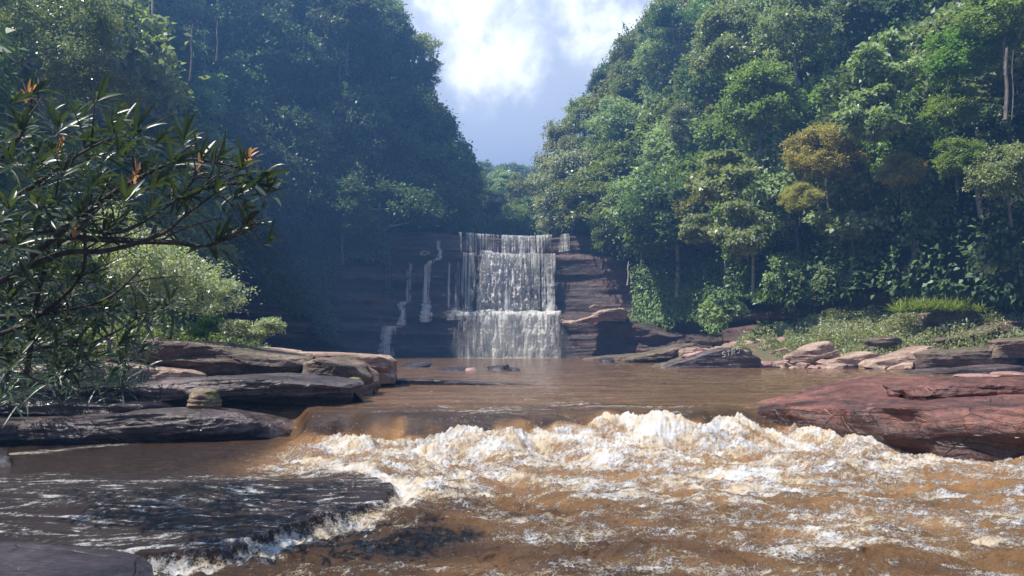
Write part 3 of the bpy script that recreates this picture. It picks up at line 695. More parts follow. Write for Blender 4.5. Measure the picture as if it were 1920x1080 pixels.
# thin plates behind
pl = [((-6.2, 22.5), 2.6, 1.5, 1.00, .38, 'rock_beige', 'flat beige plate behind the thick lichen slab, beside the small bush'),
      ((-5.9, 23.5), 1.5, 1.3, .72, .34, 'rock_beige', 'orange edged plate stepping down behind the brown block'),
      ((-5.2, 21.2), 1.1, 1.0, .50, .28, 'rock_pink', 'low pinkish plate right behind the brown block'),
      ((-7.9, 22.0), 1.6, 1.3, 1.15, .5, 'rock_beige', 'pale rounded rock at the foot of the sunlit left shrub')]
for i, ((x, y), a, b, zt, th, mt, lb) in enumerate(pl):
    slab('rock_slab', [(x-a, y-b*.5, y+b, zt-th-.5, zt-.03, zt), (x-a*.3, y-b*.6, y+b, zt-th-.5, zt+.03, zt+.05), (x+a*.4, y-b*.6, y+b, zt-th-.5, zt-.02, zt+.02), (x+a, y-b*.4, y+b*.8, zt-th-.5, zt-.12, zt-.1)], M[mt], lb, amp=.10, seed=30+i, nx=90, nt=60)
slab('rock_ledge', [(-4.6, 23.6, 25.5, -.5, .12, .10), (-3, 23.5, 25.6, -.5, .17, .12), (-1.8, 23.5, 25.3, -.5, .12, .08), (-.4, 23.6, 24.8, -.5, .05, .03), (.9, 23.8, 24.3, -.5, .0, -.02)], M['rock_wet'],
     'long thin dark ledge barely above the pool, pointing right', amp=.06, seed=12, nx=200, nt=60, pinch=(.6, .3))
mw = [(700, 686, 38, 1.0, .28, 'rock_beige', 'pale rounded rock beside the left bank plates in the pool'), (735, 690, 37, .5, .16, 'rock_beige', 'small beige rock just right of the pale rounded one'),
      (780, 683, 44, 1.15, .34, 'rock_wet', 'dark humped rock in the pool below the left cascade'), (850, 692, 38, .85, .16, 'rock_wet', 'low dark rock in mid pool between humped rock and pointed rock'),
      (882, 693, 38, .4, .12, 'rock_pink', 'tiny flat pinkish rock beside the low mid pool rock'),
      (938, 689, 39, .75, .30, 'rock_wet', 'pointed dark tilted rock in mid pool below the main cascade'), (965, 693, 37.5, .5, .14, 'rock_wet', 'dark sliver of rock leaning on the pointed one'),
      (1140, 679, 56, .75, .34, 'rock_wet', 'lone dark wedge rock in the far right of the pool')]
for i, (px, py, Yv, a, hh, mt, lb) in enumerate(mw):
    x = (px-960)/F*Yv*1.003
    rock('rock', (x, Yv, .02), (a, a*.8, hh), 40+i, M[mt], lb, rz=.3*i, tilt=(0, -.12 if i != 7 else -.3), sub=4)
rock('rock', (-7.9, 10.9, -.5), (.95, .8, .36), 60, M['rock_wet'], 'black wet rock at the left edge with froth around it', sub=5)
slab('rock_slab', [(-7.5, 4.6, 6.3, -.9, -.40, -.38), (-5.2, 4.7, 6.1, -.9, -.35, -.34), (-4.2, 4.8, 6.0, -.9, -.32, -.32), (-3.5, 4.9, 5.9, -.9, -.34, -.34), (-2.85, 5.1, 5.8, -.9, -.38, -.38), (-2.6, 5.3, 5.7, -.9, -.46, -.46)], M['rock_film'],
     'flat wet purple slab in the bottom left corner', amp=.05, seed=13, under=.2, nx=240, nt=120, pinch=(.7, .5))
# rock along the spill edge, dark under thin water
ed = curve([(-3.3, 6.05, 0), (-2.46, 5.98, 0), (-2.08, 6.4, 0), (-1.92, 6.95, 0), (-1.58, 7.5, 0), (-1.28, 7.98, 0)], 30)
# right bank rocks
def bslab(px0, px1, Yv, zt, th, mt, lb, seed, rise=0., dep=1.6, **kw):
    x0, x1 = (px0-960)/F*Yv, (px1-960)/F*Yv; m_ = (x0+x1)/2
    st = [(x0, Yv+.3, Yv+dep, zt-th, zt-rise, zt-rise), (x0*.6+x1*.4, Yv-.1, Yv+dep, zt-th, zt-rise*.5, zt-rise*.5+.1), (x0*.25+x1*.75, Yv, Yv+dep, zt-th, zt, zt+.05), (x1, Yv+.2, Yv+dep*.8, zt-th, zt-th*.35, zt-th*.3)]
    return slab('rock_slab', st, M[mt], lb, seed=seed, amp=kw.pop('amp', .16), scale=.8, nx=120, nt=64, **kw)
gr = slab('rock_slab', [(8.3, 42.2, 43.2, -.6, .02, .02), (9.6, 42.1, 43.6, -.6, .42, .40), (11.0, 42.0, 44, -.6, .86, .84), (12.2, 42.0, 44.2, -.6, 1.16, 1.1), (12.9, 42.1, 44.2, -.6, 1.02, 1.0), (13.9, 42.5, 44.0, -.6, .62, .6), (14.3, 42.8, 43.8, -.6, .3, .3)],
     M['rock_purple'], 'tilted dark slab with pale painted letters at the right shore', amp=.07, seed=70, under=.02, bevel=.06, nx=180, nt=90)
# painted letters on it: S7R then a scribble
mp, t = newmat('pale paint'); out(t, t.add('ShaderNodeBsdfPrincipled', {'Base Color': (.55, .5, .42, 1), 'Roughness': .8}))
glyph = {'S': [[(.8, .85), (.5, 1), (.2, .85), (.2, .62), (.5, .5), (.8, .38), (.75, .12), (.45, 0), (.1, .12)]], '1': [[(.4, 1), (.45, 0)], [(.1, .9), (.8, .95)]],
         'R': [[(.2, 0), (.2, 1), (.7, .95), (.8, .7), (.6, .5), (.2, .5)], [(.5, .5), (.85, 0)]], '5': [[(.85, 1), (.25, .95), (.25, .6), (.7, .55), (.8, .25), (.5, 0), (.2, .1)]]}
parts = []
gx0 = 11.95
pb = bvh_of(gr)
def onrock(x, z):
    o = gr.location; h = pb.ray_cast(Vector((x-o.x, 40-o.y, z-o.z)), Vector((0, 1, 0)), 10)[0]
    return (h.y+o.y-.015) if h is not None else 42
for i, ch in enumerate('S1R5'):
    for stroke in glyph[ch]:
        c2 = curve([(p[0], p[1], 0) for p in stroke], 6)
        pts = [(gx0+.27*i+p[0]*.24-.2, 0, .62+.07*i+p[1]*(.28 if i < 3 else .34)) for p in c2]
        pts = [(p[0], onrock(p[0], p[2]), p[2]) for p in pts]
        parts.append(tube(pts, .024, 5))
pt = link('painted_letters', mesh('painted_letters', *join(parts), mp), gr); pt.matrix_parent_inverse = Matrix.Translation(-gr.location)

bslab(1480, 1580, 42.6, 1.45, 1.9, 'rock_beige', 'rounded beige rock rising left to right beside the bright grass tuft', 71, rise=.8)
bslab(1545, 1665, 41.4, .85, 1.5, 'rock_beige', 'layered beige slab sloping into the water in the middle of the right shore', 72, rise=.5)
bslab(1630, 1790, 40.0, 1.15, 1.7, 'rock_beige', 'long layered slab with dark underside on the right shore', 73, rise=.8)
bslab(1735, 1915, 38.4, 1.1, 1.8, 'rock_brown', 'dark undercut layered outcrop at the right end of the shore', 74, rise=.2, under=.3)
bslab(1700, 1840, 33.0, .18, .7, 'rock_purple', 'thin low plate reaching left into the pool near the right edge', 75, rise=.22, amp=.06)
bslab(1800, 1960, 34.0, .32, .8, 'rock_purple', 'dark plate behind the pink wet stone by the right edge', 76, rise=.15, amp=.08)
rock('rock', (W(1830, 709, 30).x, 30, 0), (1.1, .7, .16), 77, M['rock_pink'], 'smooth pink wet stone at the water by the right edge', sub=4, ang=.4)
rock('rock', (W(1905, 706, 30).x, 30.5, .05), (.8, .6, .2), 78, M['rock_pink'], 'small pink stone cut by the right edge of the photo', sub=4, ang=.5)
bslab(1650, 1745, 47, 2.25, 1.0, 'rock_pink', 'pale pink block standing out of the scrub on the right bank', 79, rise=.3)
bslab(1755, 1960, 42, 2.6, .9, 'rock_brown', 'long tilted brown slab rising to the right edge above the scrub', 80, rise=1.2)
bslab(1745, 1850, 45, 3.6, 1.8, 'rock_brown', 'rugged boulder pile right of the bright grass clump under the trees', 81, rise=.3, under=.2)
bslab(1640, 1690, 43, 1.7, .6, 'rock_brown', 'small dark block in the middle of the scrub', 82, rise=.1)
bslab(1880, 1990, 37.5, 1.6, 1.0, 'rock_brown', 'dark block beside the scrub at the right edge', 83, rise=.1)
bslab(1280, 1330, 50, 1.1, .9, 'rock_beige', 'upright pale block on the shore behind the painted slab', 84, rise=.1)
bslab(1060, 1180, 76, 5.1, 1.2, 'rock_beige', 'sunlit ledge on the cliff right of the falls', 85, rise=1.7, dep=4, amp=.35)
bslab(1100, 1260, 66, .55, 1.2, 'rock_brown', 'low flat shelf at the far right edge of the pool', 86, rise=.45, dep=6, amp=.2)
bslab(1180, 1345, 56, 1.35, 1.6, 'rock_brown', 'dim sloping shelf between far shelf and the painted slab', 87, rise=1.1, dep=5, amp=.25)
rock('rock', (W(1118, 584, 75).x, 76.5, 5.3), (.55, .45, .28), 88, M['rock_beige'], 'little pale boulder perched on the sunlit cliff ledge', sub=3)
# rubble copies along the right shore
protos = [rockmesh('rubble', (.55, .42, .26), 200+i, None, sub=4) for i in range(5)]
for p in protos: p.materials.append(M['rock_pink'])
rub = 0
for i in range(95):
    if i < 50: px = rng.uniform(1365, 1700); Yv = 43.0-(px-1365)/335*2.6+rng.uniform(-.6, 1.3)
    else: px = rng.uniform(1290, 1470); Yv = rng.uniform(44.5, 55)
    x = (px-960)/F*Yv; z = drop((x, Yv, 12))
    if z is None or z < -.6: continue
    sc_ = rng.uniform(.5, 1.5)
    o = link('stone', protos[i % 5], None, M[['rock_pink', 'rock_beige', 'rock_beige'][i % 3]])
    o.location = (x, Yv, max(z, -.04)+.05); o.rotation_euler = (rng.normal(0, .2), rng.normal(0, .2), rng.uniform(0, 6)); o.scale = (sc_*1.2, sc_, sc_)
    cn_ = ['pinkish', 'beige', 'beige'][i % 3]; sz = 'little' if sc_ < .75 else 'mid sized' if sc_ < 1.15 else 'bigger'
    if i < 50:
        wh = 'just right of the painted slab' if px < 1450 else 'left of the rounded beige rock' if px < 1500 else 'below the rounded beige rock' if px < 1570 else 'before the layered beige slab' if px < 1640 else 'before the long layered slab'
        tag(o, f'{sz} {cn_} stone at the waterline {wh}', 'stone', 'rubble along the right waterline')
    else:
        wh = 'left part' if px < 1340 else 'middle' if px < 1400 else 'by the scrub'
        tag(o, f'{sz} {cn_} stone {"low" if Yv < 48 else "high" if Yv > 52 else "halfway"} up behind the painted slab, {wh}', 'stone', 'stones on the slope behind the painted slab')


# ------------------------------------------------------------ trees
def crown_pts(n, dims, clumps, cr, seed, droop=.25, top_bias=.35, flat=.7, shell=.75):
    r_ = np.random.default_rng(seed)
    c = unit(r_.normal(size=(clumps, 3))); c[:, 2] = np.where(c[:, 2] < -top_bias, -c[:, 2], c[:, 2])
    c = c*r_.uniform(shell, 1.0, (clumps, 1))*np.array(dims)
    rad = cr*r_.uniform(.45, 1.6, clumps)**1.1
    w_ = rad**2; idx = r_.choice(clumps, n, p=w_/w_.sum())
    d = unit(r_.normal(size=(n, 3))); d[:, 2] = np.where(d[:, 2] < -.15, -d[:, 2]*.8, d[:, 2])
    rr = rad[idx]*(1-.5*r_.random(n)**2.2)
    K = 11; sd_ = unit(r_.normal(size=(clumps, K, 3))); sd_[..., 2] = np.where(sd_[..., 2] < -.3, -sd_[..., 2]*.8, sd_[..., 2])
    sr = rad[:, None]*r_.uniform(.55, 1.1, (clumps, K)); sub = sd_*sr[..., None]*np.array([1, 1, flat]); kk = r_.integers(0, K, n)
    o = np.where((r_.random(n) < .80)[:, None], sub[idx, kk]+d*(rad[idx]*.36*r_.random(n)**.45)[:, None]*np.array([1, 1, .6]), d*rr[:, None]*np.array([1, 1, flat]))
    P = c[idx]+o+r_.normal(size=(n, 3))*(.09+.22*(r_.random((n, 1)) < .22))*cr
    ws = max(dims)/3.2
    for a_, f_ in ((.75, .55), (.30, 1.6)):
        P = P+a_*ws*np.stack([fbm(P[:, 0]*f_/ws+q_, P[:, 1]*f_/ws, P[:, 2]*f_/ws, 2, seed+q_) for q_ in (0, 31, 62)], -1)*np.array([1, 1, .7])
    up = np.array([0, 0, 1.])
    D = unit(d*.8+r_.normal(size=(n, 3))*.55-up*droop)
    N = unit(up*.7+d*.7+r_.normal(size=(n, 3))*.5)
    return P, D, N, c
def trunk_mesh(name, h, r0, tips, mat, seed, lean=.05):
    r_ = np.random.default_rng(seed); parts = []
    base = np.array([r_.normal(0, lean*h), r_.normal(0, lean*h), -h])
    main = curve([base, base*.55+np.array([0, 0, .0])+r_.normal(0, .12, 3), base*.2, (0, 0, .8)], 6)
    parts.append(tube(main, np.linspace(r0, r0*.4, len(main)), 8))
    for tp in tips:
        a = main[int(len(main)*r_.uniform(.72, .95))]; mid = a*.45+tp*.55+np.array([0, 0, -.25*abs(tp[2])*.5])
        c = curve([a, mid, tp], 5); parts.append(tube(c, np.linspace(r0*.38, r0*.1, len(c)), 5))
    return mesh(name, *join(parts), mat)
CR = {}
def make_crown(key, n, dims, clumps, cr, leaf, wd, seed, th=8, r0=.2, **kw):
    P, D, N, c = crown_pts(n, dims, clumps, cr, seed, **kw)
    r_ = np.random.default_rng(seed+1)
    V, Fc = leaf_arrays(P, D, N, leaf*r_.uniform(.7, 1.3, n), wd*r_.uniform(.7, 1.3, n))
    me = mesh('crown_'+key, V, Fc, M['leaf_dark'], smooth=False)
    tm = trunk_mesh('trunk_'+key, th, r0, c[:min(9, clumps)], M['bark'], seed+2)
    CR.setdefault(key, []).append((me, tm))
for k in range(3):
    make_crown('dome', 13000, (3.2, 3.2, 3.3), 42, 1.25, .36, .22, 300+k, top_bias=.75, flat=.85, th=6)
    make_crown('loose', 9500, (3.2, 3.2, 3.4), 34, 1.05, .36, .22, 320+k, shell=.6, top_bias=.8, th=6)
for k in range(2):
    make_crown('umbrella', 8000, (4.6, 4.6, 1.7), 30, 1.3, .34, .2, 340+k, th=13, r0=.3, flat=.5)
    make_crown('column', 9000, (1.9, 1.9, 4.6), 40, .95, .32, .2, 360+k, droop=.9, top_bias=1, flat=1.1)
    make_crown('broadleaf', 5200, (2.8, 2.8, 3.2), 36, .95, .50, .36, 380+k, droop=.5, shell=.55, top_bias=1, th=4, r0=.12)
    make_crown('fine', 19000, (3.4, 3.4, 2.6), 54, .95, .24, .12, 400+k, flat=.6, top_bias=.7, th=5, r0=.12)
make_crown('small', 16000, (3.2, 3.2, 3.4), 46, 1.0, .17, .09, 420, flat=.8, th=6)
make_crown('bushy', 11000, (2.4, 2.0, 1.5), 40, .55, .13, .06, 430, th=1.6, r0=.07)
make_crown('bushlet', 2600, (.85, .7, .62), 20, .26, .13, .06, 440, th=.6, r0=.03)
make_crown('sapling', 900, (1.2, 1.2, 1.1), 16, .45, .38, .26, 450, th=1.5, r0=.04)
def tree(key, px, py, Yv, rpx, mat, label, group=None, name='forest_tree', cat='tree', bark=None, zs=1., idx=None, loc=None, sc_=None):
    p = W(px, py, Yv) if loc is None else Vector(loc)
    me, tm = CR[key][(random.randrange(len(CR[key])) if idx is None else idx)]
    nat = {'dome': 4.4, 'loose': 4.0, 'umbrella': 5.6, 'column': 2.8, 'broadleaf': 3.6, 'fine': 4.2, 'small': 4.1, 'bushy': 2.9, 'bushlet': 1.1, 'sapling': 1.6}[key]
    s_ = (rpx/F*Yv)/nat if sc_ is None else sc_
    th = -min(v.co.z for v in tm.vertices) if 'th' not in tm else tm['th']; tm['th'] = th
    e = empty(name, (p.x, p.y, p.z-th*s_*zs), random.uniform(0, 6.28), (s_*random.uniform(.85, 1.2), s_*random.uniform(.85, 1.15), s_*zs))
    a = link('crown', me, e, M[mat]); b = link('trunk', tm, e, M[bark] if bark else None)
    a.location = b.location = (0, 0, th)
    tag(e, label, cat, group); return e
RT = 'trees on the right hillside'; LT = 'trees on the left hillside'
# hand placed, from the photograph
T = [
 # left ridge against the sky
 ('umbrella', 772, 88, 92, 62, 'leaf_olive', 'rounded olive tree crown leaning out over the sky on the left ridge', LT, 'bark'),
 ('dome', 655, 40, 84, 75, 'leaf_dark', 'tallest dark tree at the top of the left ridge against the sky', LT, 'bark'),
 ('dome', 735, 60, 90, 42, 'leaf_dark', 'narrow dark crown between the tallest left tree and the olive crown', LT, 'bark'),
 ('loose', 800, 135, 95, 34, 'leaf_mid', 'small lit tree just under the olive crown on the left ridge', LT, 'bark'),
 ('dome', 775, 205, 95, 62, 'leaf_dark', 'dark tree below the olive crown with blue haze over it', LT, 'bark'),
 ('dome', 815, 255, 98, 48, 'leaf_dark', 'dark pointed tree halfway down the left ridge line', LT, 'bark'),
 ('loose', 858, 300, 100, 38, 'leaf_grey', 'pale sunlit tree low on the left ridge line', LT, 'bark_pale'),
 ('loose', 872, 345, 101, 36, 'leaf_olive', 'thin leaning tree with pale trunks above the left end of the falls', LT, 'bark_pale'),
 ('loose', 690, 228, 86, 40, 'leaf_olive', 'yellow green crown catching sun in the blue shade of the left hill', LT, 'bark'),
 ('dome', 650, 215, 83, 30, 'leaf_olive', 'small yellow green top just left of the brighter crown in the shade', LT, 'bark'),
 ('dome', 720, 310, 88, 75, 'leaf_dark', 'dark mass of tree in the lower left hill above the falls', LT, 'bark'),
 ('dome', 640, 400, 78, 70, 'leaf_dark', 'big shaded tree left of the cliff top', LT, 'bark'),
 ('dome', 800, 390, 95, 60, 'leaf_dark', 'dark tree standing right on the left end of the fall lip', LT, 'bark'),
 ('dome', 865, 410, 100, 48, 'leaf_dark', 'dark low tree just behind the lip of the falls on the left', LT, 'bark'),
 # beyond the falls
 ('loose', 985, 362, 116, 44, 'leaf_olive', 'flat topped olive tree with visible trunks right above the falls', None, 'bark_pale'),
 ('loose', 938, 360, 122, 38, 'leaf_grey', 'greyish flat crown left of the flat topped olive tree above the falls', None, 'bark_pale'),
 ('dome', 1005, 400, 110, 38, 'leaf_mid', 'green tree between the falls lip and the vine covered wall', None, 'bark'),
 ('loose', 965, 415, 105, 34, 'leaf_mid', 'bright feathery tree right behind the lip of the falls', None, 'bark'),
 ('dome', 915, 385, 112, 34, 'leaf_dark', 'shaded tree in the notch above the falls', None, 'bark'),
 ('umbrella', 942, 318, 165, 10, 'leaf_mid', 'tiny far umbrella shaped tree on the hazy skyline', None, 'bark'),
 ('dome', 905, 325, 170, 26, 'leaf_mid', 'hazy far round tree at the left of the skyline gap', None, 'bark'),
 # right ridge
 ('dome', 1095, 228, 98, 48, 'leaf_olive', 'round olive crown at the left tip of the right ridge', RT, 'bark'),
 ('column', 1046, 300, 92, 42, 'leaf_olive', 'low olive crown on top of the vine covered wall', RT, 'bark'),
 ('dome', 1130, 160, 92, 28, 'leaf_dark', 'small very dark rounded crown on the right ridge line', RT, 'bark'),
 ('loose', 1175, 110, 88, 42, 'leaf_mid', 'open crowned tree at the top of the right ridge beside the sky', RT, 'bark'),
 ('dome', 1185, 165, 86, 48, 'leaf_mid', 'rounded mid green tree below the open crowned one', RT, 'bark'),
 ('umbrella', 1262, 40, 78, 62, 'leaf_dark', 'tall dark tree with open layers cutting into the sky at the top right', RT, 'bark'),
 ('dome', 1235, 110, 80, 55, 'leaf_grey', 'dense greyish tree under the tall layered one', RT, 'bark'),
 ('column', 1040, 370, 89, 40, 'leaf_fresh', 'bright vine draped column at the edge of the right wall', RT, 'bark'),
 ('column', 1075, 350, 87, 46, 'leaf_fresh', 'second bright vine draped column touching the shaded wall', RT, 'bark'),
 ('loose', 1165, 240, 84, 60, 'leaf_grey', 'wide grey green tree in the middle of the right ridge', RT, 'bark'),
 ('column', 1225, 300, 74, 24, 'leaf_grey', 'narrow silvery hanging column of vines on the right hill', RT, 'bark'),
 ('column', 1275, 235, 70, 26, 'leaf_grey', 'tall pale draped tree above the silvery vine column', RT, 'bark'),
 ('dome', 1165, 375, 80, 42, 'leaf_lime', 'bright green drooping tree above the right end of the falls', RT, 'bark'),
 ('column', 1130, 430, 79, 26, 'leaf_mid', 'hanging green plant over the cliff at the right of the lip', RT, 'bark'),
 ('dome', 1370, 90, 60, 85, 'leaf_grey', 'big sunlit grey green tree high on the right hill', RT, 'bark'),
 ('dome', 1490, 60, 56, 80, 'leaf_grey', 'wide crown at the top edge right of the big grey green tree', RT, 'bark'),
 ('dome', 1420, 200, 56, 85, 'leaf_mid', 'large mid green tree in the centre of the right hill', RT, 'bark'),
 ('broadleaf', 1355, 345, 52, 62, 'leaf_pale', 'pale big leaved tree top left of the yellow brown tree', RT, 'bark'),
 ('broadleaf', 1385, 430, 50, 62, 'leaf_pale', 'pale big leaved tree hanging down over the dark cliff', RT, 'bark'),
 ('broadleaf', 1310, 430, 54, 34, 'leaf_pale', 'narrow pale leafy branch left of the big hanging one', RT, 'bark'),
 ('fine', 1545, 295, 50, 85, 'leaf_gold', 'yellow brown fine leaved tree in the right hillside', RT, 'bark'),
 ('fine', 1500, 375, 49, 42, 'leaf_gold', 'golden lower branch below the yellow brown tree', RT, 'bark'),
 ('fine', 1690, 325, 46, 50, 'leaf_gold', 'yellow tinged tree right of the yellow brown one', RT, 'bark'),
 ('broadleaf', 1665, 130, 45, 68, 'leaf_grey', 'tall silvery leaved tree at the upper right', RT, 'bark'),
 ('broadleaf', 1640, 215, 45, 60, 'leaf_pale', 'silvery leaved tree beneath the tallest upper right one', RT, 'bark'),
 ('dome', 1795, 120, 42, 62, 'leaf_lime', 'brightest lime green tree at the upper right', RT, 'bark'),
 ('dome', 1785, 210, 42, 48, 'leaf_lime', 'lime green tree directly under the brightest one', RT, 'bark'),
 ('dome', 1795, 305, 41, 48, 'leaf_lime', 'lowest of the three lime green trees on the right', RT, 'bark'),
 ('broadleaf', 1600, 400, 52, 75, 'leaf_grey', 'wide drooping leafy tree right of the golden lower branch', RT, 'bark'),
 ('broadleaf', 1475, 510, 58, 46, 'leaf_grey', 'greyish leafy tree over the reddish rock between the two pale ones', RT, 'bark'),
 ('broadleaf', 1595, 505, 55, 72, 'leaf_pale', 'pale leafy tree low on the right over the dark cliff foot', RT, 'bark'),
 ('broadleaf', 1745, 430, 52, 75, 'leaf_olive', 'greyish olive leafy tree above the bright grass clump', RT, 'bark'),
 ('broadleaf', 1865, 440, 50, 75, 'leaf_mid', 'green drooping tree at the right edge above the boulders', RT, 'bark'),
 ('loose', 1885, 330, 39, 65, 'leaf_grey', 'grey green tree at the right edge below the bare trunks', RT, 'bark'),
 ('loose', 1880, 40, 40, 75, 'leaf_mid', 'leafy tree in the top right corner above the bare trunks', RT, 'bark'),
]
for (k, px, py, Yv, r_, mt, lb, g, bk) in T: tree(k, px, py, Yv, r_, mt, lb, g, bark=bk)
# the fill of the forest, standing on the hillsides
placed = [Vector((W(a[1], a[2], a[3]))) for a in T]
TONE = {'leaf_dark': 'dark green', 'leaf_mid': 'mid green', 'leaf_grey': 'grey green', 'leaf_olive': 'olive', 'leaf_pale': 'pale'}
FORM = {'dome': 'rounded tree', 'loose': 'loose crowned tree', 'column': 'narrow upright tree', 'umbrella': 'spreading flat tree', 'broadleaf': 'large leaved tree'}
def fill_label(px, py, side, mat, key, sc_):
    size = 'small' if sc_ < .93 else 'medium' if sc_ < 1.1 else 'large'
    if side < 0: h = 'above the long leaved shrub' if px < 400 else 'right of the shrub tip' if px < 560 else 'left of the falls' if px < 720 else 'by the left skyline'
    else: h = 'by the right skyline' if px < 1220 else 'left of the golden tree' if px < 1430 else 'near the golden tree' if px < 1660 else 'near the lime trees' if px < 1830 else 'at the right edge'
    v = 'top' if py < 90 else 'upper' if py < 200 else 'middle' if py < 310 else 'lower'
    return f'{size} {TONE[mat]} {FORM[key]} {h}, {v} {"hazy hill" if side < 0 else "slope"}'
def fill(S_, side, n, umax, step, group, label, mats, keys):
    c = 0; tries = 0; pts = list(placed)
    while c < n and tries < n*60:
        tries += 1
        u = random.uniform(S_.L*.03, S_.L*umax); h = random.uniform(0, 41)
        p = Vector(S_.at(u, h, extra=0)); p += Vector((-side*.9, -.2, 2.6+random.uniform(-1, 2)))
        if p.y < (40 if side < 0 else 45): continue
        px, py = proj(p)
        if not (-90 < px < 2010 and -110 < py < 640): continue
        if side < 0 and px > 905-(p.z*.0) and p.y > 60: continue
        if p.y > 80 and ((side > 0 and px < 1030+max(0, (320-py))*.9) or (side < 0 and px > 880-max(0, (330-py))*.62)): continue
        if side > 0 and px > 1250 and py > 430: continue
        if side > 0 and px > 1350 and p.z < 8.5 and p.y < 54: continue
        if any((p-q).length < step for q in pts): continue
        pts.append(p); c += 1
        key = random.choice(keys)
        mt = random.choice(mats); sc_ = random.uniform(.8, 1.25)
        tree(key, 0, 0, 0, 0, mt, fill_label(px, py, side, mt, key, sc_), group, bark=random.choice(['bark', 'bark', 'bark_pale']), loc=p, sc_=sc_, zs=random.uniform(.9, 1.3))
    placed.extend(pts[len(placed):]); return c
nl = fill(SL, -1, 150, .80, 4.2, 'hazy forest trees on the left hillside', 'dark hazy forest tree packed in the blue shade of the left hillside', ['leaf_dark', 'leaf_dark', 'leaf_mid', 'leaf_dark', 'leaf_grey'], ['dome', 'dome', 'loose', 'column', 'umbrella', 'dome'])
nr = fill(SR, 1, 140, .85, 4.0, 'packed forest trees on the right hillside', 'green forest tree packed between others on the right hillside', ['leaf_mid', 'leaf_grey', 'leaf_dark', 'leaf_mid', 'leaf_olive'], ['dome', 'loose', 'dome', 'column', 'broadleaf', 'dome'])
for i in range(44):
    x = rng.uniform(-16, 18)*1.2; y = rng.uniform(120, 190); z = drop((x, y, 90), 120)
    tree('dome' if i % 2 else 'loose', 0, 0, 0, 0, 'leaf_mid', f"hazy far tree {'behind the shaded notch' if x/y < -.03 else 'behind the olive tree above the falls' if x/y < .03 else 'behind the vine covered wall'}, {'nearer' if y < 140 else 'farther' if y < 165 else 'farthest'} row of the ridge", 'far ridge trees', loc=(x, y, z+3.2), sc_=rng.uniform(.8, 1.1))
print('fill', nl, nr)
# pale bare trunks in the left shade
for i, (px, py0, py1, Yv, lb) in enumerate([(247, -30, 60, 60, 'faint bare trunk leftmost at the top of the left hill'), (284, 10, 122, 58, 'palest slim bare trunk at the top of the left hill'),
        (357, 80, 138, 60, 'short reddish bare trunk right of the palest one'), (406, 40, 115, 62, 'twin grey bare trunk in the upper left forest'), (1775, 150, 205, 40, 'thin hanging pale vine beside the lime trees'),
        (1885, 90, 225, 38.5, 'thick bare trunk in the dark gap at the right edge'), (1897, 95, 225, 38, 'crooked thin pale vine next to the thick bare trunk'), (1176, 490, 535, 66, 'pale straight dead stem against the dark cliff right of the falls')]):
    a, b = W(px, py1, Yv-12 if px < 1000 else Yv), W(px+3, py0, Yv-12 if px < 1000 else Yv)
    if i in (1, 2, 0): a, b = a-(b-a)*.25, b+(b-a)*.6
    r0 = {4: .025, 5: .11, 6: .03, 7: .07}.get(i, .085)
    cv = curve([a, a*.6+b*.4+Vector((.05, 0, 0)), a*.3+b*.7-Vector((.04, 0, 0)), b], 6)
    o = link('bare_trunk', mesh('bare_trunk', *tube(cv-np.array(a), np.linspace(r0, r0*.6, len(cv)), 8), M['bark_pale' if i in (1, 7) else 'bark'])); o.location = a
    tag(o, lb, 'vine' if 'vine' in lb else 'tree trunk')

# undergrowth: leaves all over both hillsides and the cliff tops
def under(S_, name, n, mat, seed, leaf=.42, hmax=55, u0=0, u1=1., hmin=-1):
    r_ = np.random.default_rng(seed); u = r_.uniform(u0*S_.L, u1*S_.L, n); h = r_.uniform(hmin, hmax, n)
    P = S_.at(u, h); nr_ = S_.nrm(u); nn = np.concatenate([nr_, np.zeros((n, 1))], -1)
    lump = fbm(P[:, 0]*.38, P[:, 1]*.38, P[:, 2]*.38, 3, seed)
    outw = (.3+3.6*np.clip(lump+.12, 0, 1))*r_.random(n)**.4
    P = P-nn*outw[:, None]+r_.normal(size=(n, 3))*.15
    up = np.array([0, 0, 1.])
    D = unit(-nn*.6+r_.normal(size=(n, 3))*.6-up*.4); N = unit(up*.8-nn*.5+r_.normal(size=(n, 3))*.5)
    o = link(name, mesh(name, *leaf_arrays(P, D, N, leaf*r_.uniform(.6, 1.4, n), leaf*.55*r_.uniform(.6, 1.4, n)), M[mat], smooth=False)); o['kind'] = 'stuff'; return o
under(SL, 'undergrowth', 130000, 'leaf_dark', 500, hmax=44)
under(SR, 'undergrowth', 140000, 'leaf_dark', 501)
# creepers hanging on the cliff either side of the fall
def creep(n, s0, s1, v0, v1, seed, mat='leaf_dark', dense=0.):
    r_ = np.random.default_rng(seed); s_ = r_.uniform(s0, s1, n); v_ = r_.uniform(v0, v1, n)**1.0
    keep = (fbm(s_*.25, v_*3, 0, 3, seed)+.9*(v_-.62)+dense) > 0; s_, v_ = s_[keep], v_[keep]
    c = cp(s_); nn = cnorm(s_); of = terr(np.clip(v_, 0, 1))-.2-r_.random(len(s_))*1.1
    P = np.concatenate([c[:, :2]+nn*of[:, None], (v_*c[:, 2])[:, None]], -1)+r_.normal(size=(len(s_), 3))*.15
    n3_ = np.concatenate([nn, np.zeros((len(s_), 1))], -1); up = np.array([0, 0, 1.])
    D = unit(-n3_*.5+r_.normal(size=P.shape)*.5-up*.8); N = unit(up*.6-n3_*.8+r_.normal(size=P.shape)*.5)
    o = link('creepers', mesh('creepers', *leaf_arrays(P, D, N, .36*r_.uniform(.6, 1.4, len(P)), .2), M[mat], smooth=False)); o['kind'] = 'stuff'
sL, sR = s_of_x(-13.), s_of_x(12.)
